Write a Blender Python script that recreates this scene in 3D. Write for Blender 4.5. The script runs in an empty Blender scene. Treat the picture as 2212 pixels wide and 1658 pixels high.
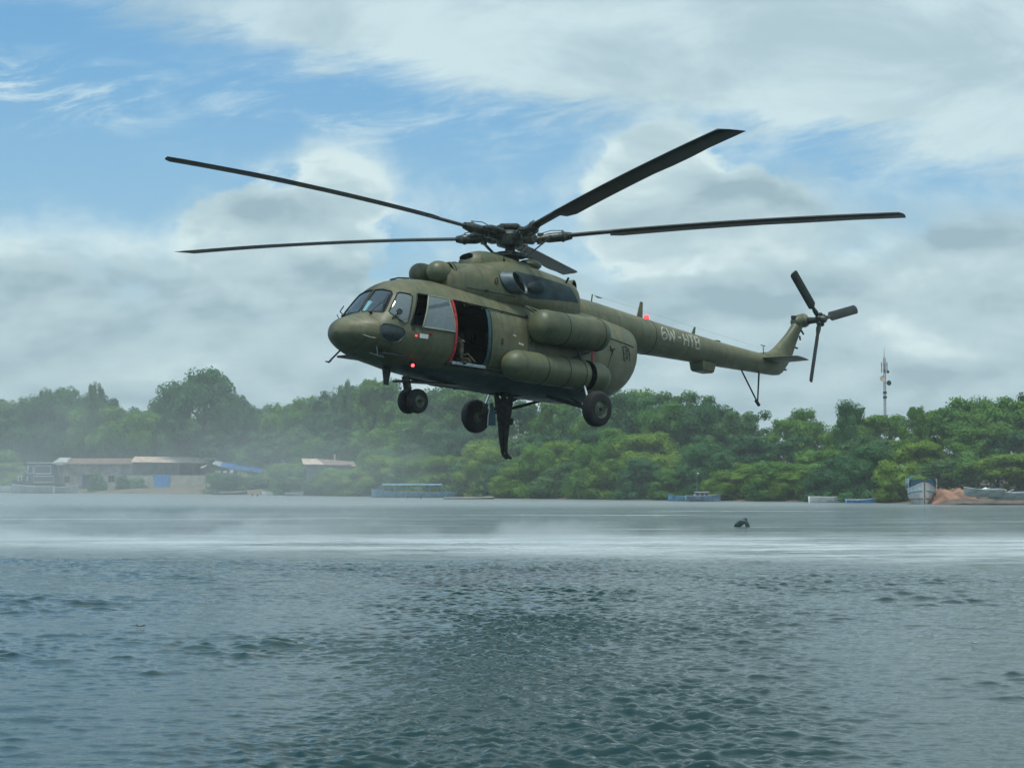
import bpy, bmesh, math, random
import numpy as np
from mathutils import Vector, Matrix, Euler, noise as mnoise
R_ = math.radians
PI = math.pi
sc = bpy.context.scene
COL = sc.collection

# ------------------------------------------------------------------ camera
CAM_H = 2.6
cam_d = bpy.data.cameras.new('camera')
cam = bpy.data.objects.new('camera', cam_d)
COL.objects.link(cam)
cam.location = (0, 0, CAM_H)
cam.rotation_euler = (R_(90) + math.atan(203 / 4120.5), 0, 0)
cam_d.sensor_width = 36
cam_d.lens = 36 * 4120.5 / 2212
cam_d.clip_start = 0.1
cam_d.clip_end = 6000
sc.camera = cam
# ------------------------------------------------------------------ node helpers
class NT:
    def __init__(s, tree):
        s.t = tree; s.n = tree.nodes; s.l = tree.links
    def new(s, ty, **kw):
        nd = s.n.new(ty)
        for k, v in kw.items():
            setattr(nd, k, v)
        return nd
    def put(s, sock, v):
        if v is None: return
        if isinstance(v, bpy.types.NodeSocket): s.l.new(v, sock)
        else: sock.default_value = v
    def m(s, op, a, b=None, c=None, clamp=False):
        nd = s.new('ShaderNodeMath', operation=op, use_clamp=clamp)
        s.put(nd.inputs[0], a)
        if b is not None: s.put(nd.inputs[1], b)
        if c is not None: s.put(nd.inputs[2], c)
        return nd.outputs[0]
    def vm(s, op, a, b=None, sc=None):
        nd = s.new('ShaderNodeVectorMath', operation=op)
        s.put(nd.inputs[0], a)
        if b is not None: s.put(nd.inputs[1], b)
        if sc is not None: s.put(nd.inputs['Scale'], sc)
        return nd.outputs['Value' if op in ('LENGTH', 'DOT_PRODUCT', 'DISTANCE') else 'Vector']
    def xyz(s, v):
        nd = s.new('ShaderNodeSeparateXYZ'); s.put(nd.inputs[0], v); return nd.outputs
    def comb(s, x, y, z):
        nd = s.new('ShaderNodeCombineXYZ')
        for i, a in enumerate((x, y, z)): s.put(nd.inputs[i], a)
        return nd.outputs[0]
    def noise(s, vec, scale=1.0, detail=4.0, rough=0.5, dist=0.0, lac=2.0, out=0):
        nd = s.new('ShaderNodeTexNoise')
        s.put(nd.inputs['Vector'], vec); s.put(nd.inputs['Scale'], scale)
        s.put(nd.inputs['Detail'], detail); s.put(nd.inputs['Roughness'], rough)
        s.put(nd.inputs['Distortion'], dist); s.put(nd.inputs['Lacunarity'], lac)
        return nd.outputs[out]
    def ss(s, v, a, b, lo=0.0, hi=1.0):
        nd = s.new('ShaderNodeMapRange', interpolation_type='SMOOTHSTEP')
        s.put(nd.inputs[0], v)
        for i, x in enumerate((a, b, lo, hi)): s.put(nd.inputs[i + 1], x)
        return nd.outputs[0]
    def mix(s, f, a, b, blend='MIX'):
        nd = s.new('ShaderNodeMix', data_type='RGBA', blend_type=blend)
        s.put(nd.inputs[0], f)
        for i, x in ((6, a), (7, b)):
            if isinstance(x, tuple) and len(x) == 3: x = (*x, 1)
            s.put(nd.inputs[i], x)
        return nd.outputs[2]
    def ramp(s, f, stops):
        nd = s.new('ShaderNodeValToRGB'); s.put(nd.inputs[0], f)
        cr_ = nd.color_ramp
        while len(cr_.elements) < len(stops): cr_.elements.new(0.5)
        for e, (p, c) in zip(cr_.elements, stops):
            e.position = p; e.color = (*c, 1)
        return nd.outputs[0]

# ------------------------------------------------------------------ sky
SUN_EL, SUN_AZ = 74.0, 205.0        # degrees; azimuth clockwise from +Y seen from above
w = bpy.data.worlds.new('World'); sc.world = w; w.use_nodes = True
g = NT(w.node_tree); g.n.clear()
out = g.new('ShaderNodeOutputWorld'); bg = g.new('ShaderNodeBackground')
g.l.new(bg.outputs[0], out.inputs[0]); bg.inputs[1].default_value = 0.1
D = g.new('ShaderNodeTexCoord').outputs['Generated']
sky = g.new('ShaderNodeTexSky', sky_type='NISHITA', sun_disc=False, sun_elevation=R_(SUN_EL), sun_rotation=R_(SUN_AZ), air_density=1.0, dust_density=0.6, ozone_density=2.0)
dx, dy, dz = g.xyz(D)
az = g.m('ARCTAN2', dx, dy); el = g.m('ARCSINE', dz)
U = g.m('MULTIPLY', az, 4.12); V = g.m('MULTIPLY', el, 4.12)      # 4.12 units per radian
SU = g.m('MULTIPLY', g.m('SINE', az), 4.12)
# blue between the clouds
base = g.mix(g.ss(V, 0.0, 1.2), (3.9, 6.3, 7.5), (1.35, 3.85, 6.8))
skyc = g.mix(0.82, sky.outputs[0], base)
# high cirrus sheet, seen in perspective
zz = g.m('ADD', g.m('MAXIMUM', dz, 0.0), 0.10)
PX = g.m('DIVIDE', dx, zz); PY = g.m('DIVIDE', dy, zz)
warp = g.noise(g.comb(PX, PY, 0.0), 0.55, 3.0, 0.5, out=1)
pv = g.vm('ADD', g.comb(g.m('MULTIPLY', PX, 0.55), g.m('MULTIPLY', PY, 1.25), 3.1), g.vm('SCALE', warp, sc=0.7))
ci = g.noise(pv, 1.7, 8.0, 0.62)
ci2 = g.noise(g.comb(g.m('ADD', g.m('MULTIPLY', U, 1.6), 5.0), g.m('ADD', g.m('MULTIPLY', V, 7.5), g.m('MULTIPLY', U, -1.1)), 1.0), 1.8, 12.0, 0.68, 0.4)
# the edge of the sheet falls towards the right
edge = g.m('ADD', 0.835, g.m('ADD', g.m('MULTIPLY', SU, -0.13), g.m('MULTIPLY', g.m('MULTIPLY', SU, SU), -0.06)))
edge = g.m('MAXIMUM', g.m('ADD', edge, g.ss(SU, -0.3, -1.1, 0.0, 0.10)), 0.55)
d1 = g.m('SUBTRACT', V, edge)
big = g.noise(g.comb(U, g.m('MULTIPLY', V, 2.0), 7.0), 1.3, 7.0, 0.58, 0.3)
d1n = g.m('ADD', d1, g.m('ADD', g.m('MULTIPLY', g.m('SUBTRACT', big, 0.5), 0.20), g.m('MULTIPLY', g.m('SUBTRACT', ci2, 0.5), 0.26)))
m_sheet = g.ss(d1n, -0.06, 0.07)
thick = g.ss(SU, -1.2, -0.1, 0.50, 1.12)
m_sheet = g.m('MULTIPLY', m_sheet, g.m('ADD', thick, g.m('MULTIPLY', g.m('SUBTRACT', ci2, 0.5), g.ss(SU, -1.2, 0.2, 1.0, 0.35))), clamp=True)
def spot(cx, cy, rx, ry, soft=0.5):
    a = g.m('DIVIDE', g.m('SUBTRACT', U, cx), rx); b = g.m('DIVIDE', g.m('SUBTRACT', V, cy), ry)
    r = g.m('SQRT', g.m('ADD', g.m('MULTIPLY', a, a), g.m('MULTIPLY', b, b)))
    return g.m('SUBTRACT', 1.0, r)
# loose wisps lower down
wis = g.m('MAXIMUM', g.m('MULTIPLY', g.ss(spot(-1.05, 0.80, 0.34, 0.085), -0.5, 0.9), 1.6), g.m('MULTIPLY', g.ss(spot(-0.28, 0.78, 0.70, 0.14), -0.2, 0.8), 0.70))
wis = g.m('MAXIMUM', wis, g.m('MULTIPLY', g.ss(spot(0.75, 0.70, 0.8, 0.13), -0.2, 0.8), 0.60))
wisn = g.noise(g.comb(g.m('ADD', g.m('MULTIPLY', U, 2.2), g.m('MULTIPLY', V, 3.0)), g.m('ADD', g.m('MULTIPLY', V, 11.0), g.m('MULTIPLY', U, -2.6)), 4.0), 1.5, 9.0, 0.68, 0.5)
m_wisp = g.m('MULTIPLY', wis, g.ss(wisn, 0.46, 0.74), clamp=True)
hi_col = g.mix(g.ss(g.noise(g.comb(U, g.m('MULTIPLY', V, 2.4), 2.0), 2.1, 7.0, 0.6, 0.4), 0.36, 0.64), (4.3, 5.75, 6.35), (6.0, 7.5, 7.85))
col = g.mix(g.m('MULTIPLY', m_sheet, 0.95), skyc, hi_col)
col = g.mix(m_wisp, col, (5.4, 7.1, 7.9))
# cumulus and grey bank low over the horizon
cn = g.noise(g.comb(g.m('MULTIPLY', U, 1.0), g.m('MULTIPLY', V, 1.35), 11.0), 4.0, 12.0, 0.55, 0.1)
cb = g.noise(g.comb(U, g.m('MULTIPLY', V, 1.9), 21.0), 1.15, 3.0, 0.5)
bank = g.m('SUBTRACT', g.m('ADD', 0.50, g.m('MULTIPLY', g.ss(SU, 0.0, 0.9), 0.09)), V)
heap = g.m('MAXIMUM', g.m('MULTIPLY', spot(-0.48, 0.50, 0.26, 0.17), 0.32), g.m('MULTIPLY', spot(-0.39, 0.58, 0.14, 0.13), 0.28))
heap2 = g.m('MAXIMUM', g.m('MULTIPLY', spot(0.32, 0.58, 0.19, 0.19), 0.32), g.m('MULTIPLY', spot(0.50, 0.53, 0.17, 0.15), 0.30))
heap = g.m('MAXIMUM', heap, heap2)
low = g.m('MAXIMUM', bank, heap)
den = g.m('ADD', low, g.m('ADD', g.m('MULTIPLY', g.m('SUBTRACT', cn, 0.5), 0.46), g.m('MULTIPLY', g.m('SUBTRACT', cb, 0.5), 0.34)))
cn2 = g.noise(g.comb(U, g.m('MULTIPLY', V, 1.2), 17.0), 15.0, 6.0, 0.6)
den = g.m('ADD', den, g.m('MULTIPLY', g.m('SUBTRACT', cn2, 0.5), 0.13))
m_low = g.ss(den, -0.02, 0.05)
m_soft = g.ss(den, -0.12, 0.16)
m_low = g.m('ADD', g.m('MULTIPLY', g.ss(heap, -0.02, 0.05), g.m('SUBTRACT', m_low, m_soft)), m_soft)
# lit tops, grey undersides: broad rolls
cs = g.noise(g.comb(g.m('MULTIPLY', U, 1.0), g.m('MULTIPLY', V, 2.3), 31.0), 2.2, 12.0, 0.50, 0.2)
cs2 = g.noise(g.comb(g.m('MULTIPLY', U, 1.0), g.m('ADD', g.m('MULTIPLY', V, 2.3), 0.10), 31.0), 2.2, 12.0, 0.50, 0.2)
sh = g.m('ADD', g.m('MULTIPLY', g.m('SUBTRACT', cs, cs2), 2.6), g.m('MULTIPLY', g.m('SUBTRACT', cs, 0.5), 1.2))
topl = g.ss(g.m('SUBTRACT', 0.12, den), 0.0, 0.12)
lit = g.m('ADD', g.m('ADD', g.ss(V, 0.38, 0.72, 0.36, 0.52), g.m('MULTIPLY', sh, 1.15)), g.m('MULTIPLY', topl, 0.42), clamp=True)
lo_col = g.ramp(lit, [(0.0, (.325, .455, .515)), (0.35, (.43, .57, .62)), (0.65, (.49, .635, .675)), (1.0, (.66, .80, .81))])
lo_col = g.vm('SCALE', lo_col, sc=10.0)
col = g.mix(g.m('MULTIPLY', m_low, 0.96), col, lo_col)
# thick pale air at the horizon
col = g.mix(g.ss(V, 0.25, -0.05, 0.0, 0.55), col, (4.2, 5.7, 6.2))
col = g.mix(g.ss(dz, -0.06, -0.01, 1.0, 0.0), col, (1.2, 1.6, 1.7))
g.l.new(col, bg.inputs[0])

sd = bpy.data.lights.new('sun', 'SUN'); sun = bpy.data.objects.new('sun', sd); COL.objects.link(sun)
sd.energy = 2.6; sd.angle = R_(10); sd.color = (1.0, 0.95, 0.88)
sun.rotation_euler = (R_(90 - SUN_EL), 0, R_(180 - SUN_AZ))
sun.location = (0, 0, 60)
sc.view_settings.view_transform = 'Standard'
sc.view_settings.look = 'None'
sc.view_settings.exposure = 0.08
sc.view_settings.gamma = 1.0
sc.cycles.volume_bounces = 2
sc.cycles.max_bounces = 8
sc.cycles.transparent_max_bounces = 12
sc.cycles.volume_step_rate = 1.0
sc.cycles.volume_max_steps = 128
sc.cycles.use_denoising = True
# ------------------------------------------------------------------ mesh helpers
def finish(bm, name, mats, parent=None, smooth=None, loc=None):
    me = bpy.data.meshes.new(name)
    bm.normal_update()
    bm.to_mesh(me)
    bm.free()
    if not isinstance(mats, (list, tuple)):
        mats = [mats]
    for m in mats:
        me.materials.append(m)
    if smooth is not None:
        me.polygons.foreach_set('use_smooth', [True] * len(me.polygons))
        if smooth < 179:
            me.set_sharp_from_angle(angle=R_(smooth))
    o = bpy.data.objects.new(name, me)
    COL.objects.link(o)
    if parent:
        o.parent = parent
    if loc:
        o.location = loc
    return o

def frame_of(d):
    d = Vector(d).normalized()
    u = d.cross(Vector((0, 0, 1)))
    if u.length < 1e-3:
        u = Vector((1, 0, 0))
    u.normalize()
    return d, u, d.cross(u).normalized()

def ring_sweep(bm, rings, closed=True, cap=True, mi=0):
    """rings: list of lists of coordinates, joined into a skin"""
    vs = [[bm.verts.new(p) for p in r] for r in rings]
    n = len(vs[0])
    for a, b in zip(vs[:-1], vs[1:]):
        for i in range(n if closed else n - 1):
            j = (i + 1) % n
            f = bm.faces.new((a[i], a[j], b[j], b[i])); f.material_index = mi
    if cap:
        f = bm.faces.new(vs[0][::-1]); f.material_index = mi
        f = bm.faces.new(vs[-1]); f.material_index = mi
    return vs

def tube(bm, pts, r, n=8, mi=0, cap=True):
    """swept round bar through points; r number or list"""
    pts = [Vector(p) for p in pts]
    rs = r if isinstance(r, (list, tuple)) else [r] * len(pts)
    rings = []
    u0 = None
    for i, p in enumerate(pts):
        a = pts[max(i - 1, 0)]; b = pts[min(i + 1, len(pts) - 1)]
        d, u, v = frame_of(b - a)
        if u0 is not None:
            u = (u0 - d * u0.dot(d))
            if u.length < 1e-4: u = frame_of(d)[1]
            u.normalize(); v = d.cross(u)
        u0 = u
        rings.append([p + (u * math.cos(t) + v * math.sin(t)) * rs[i] for t in [2 * PI * k / n for k in range(n)]])
    ring_sweep(bm, rings, cap=cap, mi=mi)

def loop_tube(bm, pts, r, n=6, mi=0):
    pts = [Vector(p) for p in pts]
    N = len(pts); rings = []; u0 = None
    for i in range(N):
        d, u, v = frame_of(pts[(i + 1) % N] - pts[i - 1])
        if u0 is not None:
            u = (u0 - d * u0.dot(d)); u.normalize(); v = d.cross(u)
        u0 = u
        rings.append([pts[i] + (u * math.cos(t) + v * math.sin(t)) * r for t in [2 * PI * k / n for k in range(n)]])
    vs = [[bm.verts.new(p) for p in q] for q in rings]
    for i in range(N):
        a = vs[i]; b = vs[(i + 1) % N]
        for k in range(n):
            l = (k + 1) % n
            f = bm.faces.new((a[k], a[l], b[l], b[k])); f.material_index = mi

def box(bm, c, s, rot=None, bevel=0.0, mi=0):
    """box centred at c with full sizes s"""
    M = Matrix.Translation(Vector(c))
    if rot is not None:
        M = M @ (Euler(rot).to_matrix().to_4x4() if not isinstance(rot, Matrix) else rot.to_4x4())
    M = M @ Matrix.Diagonal((s[0], s[1], s[2], 1))
    r = bmesh.ops.create_cube(bm, size=1.0, matrix=M)
    fs = set()
    for v in r['verts']:
        fs.update(v.link_faces)
    if bevel > 0:
        es = set()
        for v in r['verts']: es.update(v.link_edges)
        rb = bmesh.ops.bevel(bm, geom=list(es), offset=bevel, segments=2, affect='EDGES', profile=0.5)
        fs = set(f for f in fs if f.is_valid) | set(rb['faces'])
    for f in fs:
        if f.is_valid: f.material_index = mi

def lathe(bm, prof, origin, axis, n=24, mi=0, cap=True, squash=(1, 1)):
    """prof: (distance along axis, radius)"""
    o = Vector(origin); d, u, v = frame_of(axis)
    prof = list(prof)
    if prof[-1][0] < prof[0][0]: prof.reverse()
    rings = [[o + d * t + u * (r * squash[0] * math.cos(a)) + v * (r * squash[1] * math.sin(a))
              for a in [2 * PI * k / n for k in range(n)]] for t, r in prof]
    ring_sweep(bm, rings, cap=cap, mi=mi)

def ellipsoid(bm, c, s, seg=20, mi=0, rot=None):
    M = Matrix.Translation(Vector(c))
    if rot is not None: M = M @ Euler(rot).to_matrix().to_4x4()
    M = M @ Matrix.Diagonal((s[0], s[1], s[2], 1))
    r = bmesh.ops.create_uvsphere(bm, u_segments=seg, v_segments=max(6, seg // 2), radius=1, matrix=M)
    for v in r['verts']:
        for f in v.link_faces: f.material_index = mi

def cr(xs, ys):
    """monotone cubic interpolation through points"""
    xs = np.array(xs, float); ys = np.array(ys, float)
    o = np.argsort(xs); xs = xs[o]; ys = ys[o]
    h = np.diff(xs); d = np.diff(ys) / h
    m = np.zeros_like(xs); m[0] = d[0]; m[-1] = d[-1]
    for i in range(1, len(xs) - 1):
        if d[i - 1] * d[i] > 0:
            w1 = 2 * h[i] + h[i - 1]; w2 = h[i] + 2 * h[i - 1]
            m[i] = (w1 + w2) / (w1 / d[i - 1] + w2 / d[i])
    def f(x):
        x = min(max(x, xs[0]), xs[-1])
        i = int(min(max(np.searchsorted(xs, x) - 1, 0), len(h) - 1))
        t = (x - xs[i]) / h[i]
        return float((2*t**3 - 3*t*t + 1) * ys[i] + (t**3 - 2*t*t + t) * h[i] * m[i]
                     + (-2*t**3 + 3*t*t) * ys[i+1] + (t**3 - t*t) * h[i] * m[i+1])
    return f

# ------------------------------------------------------------------ fuselage shell (helicopter frame: x forward, y left, z up, metres)
XB = [5.68, 5.65, 5.58, 5.46, 5.28, 5.02, 4.75, 4.42, 4.1, 3.65, 3.0, 1.5, 0.3, -1.6, -2.6, -3.2, -3.7, -4.1, -4.33, -4.5, -4.57]
WB = [0.03, 0.20, 0.38, 0.56, 0.75, 0.92, 1.03, 1.12, 1.18, 1.225, 1.25, 1.25, 1.25, 1.25, 1.23, 1.15, 1.02, 0.85, 0.64, 0.36, 0.10]
ZT = [1.50, 1.60, 1.70, 1.79, 1.87, 1.96, 2.33, 2.71, 2.87, 2.97, 3.01, 3.01, 3.00, 2.98, 2.92, 2.86, 2.80, 2.74, 2.68, 2.62, 2.58]
ZB = [1.44, 1.36, 1.28, 1.19, 1.09, 0.97, 0.89, 0.83, 0.79, 0.72, 0.65, 0.55, 0.47, 0.45, 0.49, 0.60, 0.82, 1.15, 1.50, 1.85, 2.15]
ZM = [1.47, 1.47, 1.47, 1.47, 1.48, 1.50, 1.52, 1.54, 1.55, 1.56, 1.58, 1.60, 1.60, 1.60, 1.60, 1.65, 1.75, 1.92, 2.08, 2.24, 2.35]
fW, fT, fB, fM = cr(XB, WB), cr(XB, ZT), cr(XB, ZB), cr(XB, ZM)

def sect(x, w, zt, zb, zm, pu, pl, n=56):
    pts = []
    for k in range(n):
        t = 2 * PI * k / n
        s, c = math.sin(t), math.cos(t)
        p = pu if c >= 0 else pl
        y = w * math.copysign(abs(s) ** (2 / p), s)
        z = zm + ((zt - zm) if c >= 0 else (zm - zb)) * math.copysign(abs(c) ** (2 / p), c)
        pts.append((x, y, z))
    return pts

def body_bm():
    bm = bmesh.new()
    xs = [5.68, 5.675, 5.66, 5.64, 5.61, 5.57, 5.52, 5.46, 5.38, 5.29, 5.2, 5.12, 5.04, 4.95, 4.86, 4.77, 4.68, 4.58, 4.48, 4.37, 4.25, 4.1, 3.9, 3.7, 3.5]
    xs += list(np.arange(3.25, -2.5, -0.25)) + list(np.arange(-2.5, -4.25, -0.12)) + [-4.3, -4.36, -4.42, -4.47, -4.51, -4.54, -4.57]
    rings = []
    for x in xs:
        pu = 2.25; pl = 2.5
        if x > 3.5: pl = 2.5 - 0.4 * min(1, (x - 3.5) / 1.5)
        rings.append(sect(x, fW(x), fT(x), fB(x), fM(x), pu, pl))
    ring_sweep(bm, rings)
    bmesh.ops.recalc_face_normals(bm, faces=bm.faces)
    return bm

def cut_poly(bm, pts, grow=0.6, take=True, push=0.0):
    """cut the outline pts into the shell; the faces inside are lifted out. returns (new bmesh, boundary loop)"""
    pts = [Vector(p) for p in pts]
    c = sum(pts, Vector()) / len(pts)
    n = Vector()
    for i in range(len(pts)):
        n += (pts[i] - c).cross(pts[(i + 1) % len(pts)] - c)
    n.normalize()
    near = None
    rad = max((p - c).length for p in pts) + grow
    # outward: compare with closest face normal
    best = min(bm.faces, key=lambda f: (f.calc_center_median() - c).length)
    if best.normal.dot(n) < 0:
        pts.reverse(); n = -n
    planes = []
    for i in range(len(pts)):
        e = pts[(i + 1) % len(pts)] - pts[i]
        planes.append((pts[i], e.cross(n).normalized()))   # outward facing
    for co, no in planes:
        fs = [f for f in bm.faces if (f.calc_center_median() - c).length < rad and f.normal.dot(n) > 0.15]
        geom = set(fs)
        for f in fs:
            geom.update(f.edges); geom.update(f.verts)
        bmesh.ops.bisect_plane(bm, geom=list(geom), plane_co=co, plane_no=no, dist=1e-5)
    bm.normal_update()
    ins = []
    for f in bm.faces:
        m = f.calc_center_median()
        if (m - c).length < rad and f.normal.dot(n) > 0.15 and all((m - co).dot(no) < 1e-4 for co, no in planes):
            ins.append(f)
    nb = bmesh.new(); vm = {}
    for f in ins:
        vs = []
        for v in f.verts:
            if v not in vm: vm[v] = nb.verts.new(v.co - n * push)
            vs.append(vm[v])
        nf = nb.faces.new(vs)
    # boundary loop
    nb.edges.ensure_lookup_table()
    be = [e for e in nb.edges if len(e.link_faces) == 1]
    loop = []
    if be:
        adj = {}
        for e in be:
            a, b = e.verts
            adj.setdefault(a, []).append(b); adj.setdefault(b, []).append(a)
        st = be[0].verts[0]; prev = None; cur = st
        while True:
            loop.append(cur.co + n * push)
            nx = [v for v in adj[cur] if v is not prev]
            if not nx: break
            prev, cur = cur, nx[0]
            if cur is st or len(loop) > 2000: break
    if take:
        bmesh.ops.delete(bm, geom=ins, context='FACES')
    nb.normal_update()
    return nb, loop

def thin(loop, d=0.05):
    out = [loop[0]]
    for p in loop[1:]:
        if (p - out[-1]).length > d: out.append(p)
    return out

# cowling over the engines and gearbox
XC = [2.75, 2.60, 2.40, 2.0, 1.6, 1.0, 0.4, -0.4, -1.0, -1.5, -1.9, -2.05, -2.15]
CW = [0.60, 0.66, 0.72, 0.80, 0.88, 0.98, 1.02, 1.00, 0.94, 0.86, 0.74, 0.62, 0.45]
CT = [3.46, 3.50, 3.52, 3.58, 3.64, 3.78, 3.86, 3.84, 3.78, 3.73, 3.66, 3.58, 3.40]
gW, gT = cr(XC, CW), cr(XC, CT)
def cowl_bm():
    bm = bmesh.new(); rings = []
    for x in list(np.arange(2.72, -1.8, -0.14)) + [-1.85, -1.92, -1.99, -2.04, -2.08, -2.12, -2.15]:
        w = gW(x); zt = gT(x)
        rings.append(sect(x, w, zt, 2.4, 2.95, 2.5, 2.5, 48))
    ring_sweep(bm, rings)
    bmesh.ops.recalc_face_normals(bm, faces=bm.faces)
    return bm
# ------------------------------------------------------------------ materials
def mat(name):
    m = bpy.data.materials.new(name); m.use_nodes = True
    t = NT(m.node_tree); b = t.n.get('Principled BSDF')
    return m, t, b

def plain(name, c, rough=0.6, metal=0.0, var=0.15, scale=3.0, emit=None, bump=0.0):
    m, t, b = mat(name)
    co = t.new('ShaderNodeTexCoord').outputs['Object']
    n = t.noise(co, scale, 6.0, 0.6)
    dark = tuple(x * (1 - var) for x in c); light = tuple(min(1, x * (1 + var)) for x in c)
    t.put(b.inputs['Base Color'], t.mix(t.ss(n, 0.35, 0.65), dark, light))
    b.inputs['Roughness'].default_value = rough
    b.inputs['Metallic'].default_value = metal
    if bump:
        bp = t.new('ShaderNodeBump'); bp.inputs['Strength'].default_value = 1.0; bp.inputs['Distance'].default_value = bump
        t.put(bp.inputs['Height'], t.noise(co, scale * 6, 5.0, 0.6)); t.l.new(bp.outputs[0], b.inputs['Normal'])
    if emit:
        b.inputs['Emission Color'].default_value = (*emit[0], 1); b.inputs['Emission Strength'].default_value = emit[1]
    return m

def olive_paint(name, base=(.130, .138, .075), panel=True, belly=False):
    """faded olive drab: blotches, brown and green tints, vertical grime, faint panels"""
    m, t, b = mat(name)
    co = t.new('ShaderNodeTexCoord').outputs['Object']
    n1 = t.noise(co, 0.8, 6.0, 0.6, 0.4); n2 = t.noise(co, 3.2, 7.0, 0.65); n3 = t.noise(co, 14.0, 5.0, 0.6)
    c = t.mix(t.ss(n1, 0.35, 0.68), tuple(x * f for x, f in zip(base, (.62, .76, .74))), base)
    c = t.mix(t.ss(n2, 0.48, 0.70, 0, 0.75), c, tuple(x * f for x, f in zip(base, (1.50, 1.10, .98))))
    c = t.mix(t.ss(t.noise(t.vm('ADD', co, (31., 7., 2.)), 1.2, 8.0, .66, .5), .50, .66, 0, .6), c, tuple(x * f for x, f in zip(base, (1.38, 1.34, 1.38))))
    x, y, z = t.xyz(co)
    streak = t.noise(t.comb(t.m('MULTIPLY', x, 9.0), t.m('MULTIPLY', y, 2.0), t.m('MULTIPLY', z, 0.9)), 1.0, 5.0, 0.6)
    c = t.mix(t.ss(streak, 0.48, 0.72, 0, 0.55), c, (.055, .055, .038))
    c = t.mix(t.ss(n3, 0.62, 0.78, 0, 0.35), c, (.20, .17, .12))
    h = t.m('ADD', t.m('MULTIPLY', n2, 0.010), t.m('MULTIPLY', n1, 0.03))
    # chips and dusty rubbed patches
    chip = t.ss(t.noise(co, 26.0, 4.0, .7), .66, .72, 0, .6)
    c = t.mix(t.m('MULTIPLY', chip, t.ss(n2, .45, .6)), c, (.26, .24, .19))
    c = t.mix(t.ss(t.noise(t.vm('ADD', co, (9., 3., 5.)), 1.7, 7.0, .68), .50, .72, 0, .45), c, (.075, .07, .045))
    if panel:
        bt = t.new('ShaderNodeTexBrick', offset=0.5)
        t.put(bt.inputs['Vector'], t.comb(x, t.m('ADD', z, t.m('MULTIPLY', y, 0.35)), 0.0))
        bt.inputs['Scale'].default_value = 1.0; bt.inputs['Mortar Size'].default_value = 0.007; bt.inputs['Mortar Smooth'].default_value = 0.4
        bt.inputs['Brick Width'].default_value = 1.05; bt.inputs['Row Height'].default_value = 0.62
        c = t.mix(t.m('MULTIPLY', bt.outputs['Fac'], 0.45), c, (.035, .038, .025))
        h = t.m('SUBTRACT', h, t.m('MULTIPLY', bt.outputs['Fac'], 0.004))
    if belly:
        c = t.mix(t.ss(t.m('ADD', z, t.m('MULTIPLY', n2, .10)), .88, .82), c, (.028, .062, .070))  # dark teal underside: shade of the belly put into the paint
    if panel:
        # rivet rows along the frames
        fx = t.m('ABSOLUTE', t.m('SUBTRACT', t.m('FRACT', t.m('DIVIDE', x, .35)), .5)); fz = t.m('ABSOLUTE', t.m('SUBTRACT', t.m('FRACT', t.m('DIVIDE', z, .05)), .5))
        rv = t.m('MULTIPLY', t.m('LESS_THAN', fx, .030), t.m('LESS_THAN', fz, .22))
        c = t.mix(t.m('MULTIPLY', rv, .45), c, (.045, .045, .03))
    # inner side of the skin is dark primer
    geo = t.new('ShaderNodeNewGeometry')
    c = t.mix(geo.outputs['Backfacing'], c, (.010, .014, .014))
    t.put(b.inputs['Base Color'], c)
    t.put(b.inputs['Roughness'], t.ss(n2, 0.3, 0.7, 0.42, 0.62))
    bp = t.new('ShaderNodeBump'); bp.inputs['Strength'].default_value = 0.7; bp.inputs['Distance'].default_value = 1.0
    t.put(bp.inputs['Height'], h); t.l.new(bp.outputs[0], b.inputs['Normal'])
    return m

M = {}
M['olive'] = olive_paint('olive_paint')
M['hull_paint'] = olive_paint('olive_paint_belly_shade', belly=True)
M['olive_plain'] = olive_paint('olive_paint_fairing', (.122, .134, .074), False)
M['tank'] = olive_paint('tank_paint', (.108, .125, .066), False)
M['soot'] = plain('sooty_heat_paint', (.012, .034, .042), 0.8, var=0.5, scale=2.2)
M['pipe'] = plain('exhaust_steel', (.07, .105, .115), 0.5, 0.3, var=0.3, scale=5)
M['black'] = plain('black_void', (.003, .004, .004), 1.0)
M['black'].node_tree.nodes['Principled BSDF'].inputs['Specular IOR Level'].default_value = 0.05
M['rubber'] = plain('tyre_rubber', (.018, .018, .018), 0.75, var=0.3, scale=12)
M['rim'] = plain('wheel_rim_green', (.10, .125, .085), 0.5, 0.2, var=0.35, scale=20)
M['dark'] = plain('dark_metal', (.035, .040, .038), 0.5, 0.4, var=0.4, scale=9)
M['hub'] = plain('greasy_hub_metal', (.055, .065, .055), 0.42, 0.5, var=0.55, scale=14)
M['blade'] = plain('rotor_blade_grey', (.018, .024, .022), 0.55, var=0.3, scale=3)
M['chrome'] = plain('polished_strut', (.75, .78, .78), 0.18, 0.9, var=0.08)
M['lightgrey'] = plain('light_grey_paint', (.35, .38, .36), 0.5, var=0.2)
M['white'] = plain('white_paint', (.72, .73, .70), 0.5, var=0.08)
M['chalk'] = plain('worn_white_lettering', (.42, .43, .37), 0.7, var=0.55, scale=26)
M['red'] = plain('red_tape', (.42, .022, .028), 0.55, var=0.4, scale=9)
M['redlamp'] = plain('red_lamp', (.6, .02, .02), 0.3, emit=((1.0, .05, .06), 6.0))
M['redlamp_soft'] = plain('red_lamp_dim', (.6, .03, .03), 0.3, emit=((1.0, .06, .07), 1.6))
M['sill'] = plain('door_sill_metal', (.30, .38, .40), 0.4, 0.5, var=0.3, scale=8)
M['doorframe'] = plain('door_frame_teal', (.020, .075, .095), 0.5, var=0.3)
M['line'] = plain('seam_black', (.012, .014, .012), 0.7)
M['curtain'] = plain('grey_curtain', (.34, .38, .36), 0.8, var=0.25, scale=7)

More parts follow.
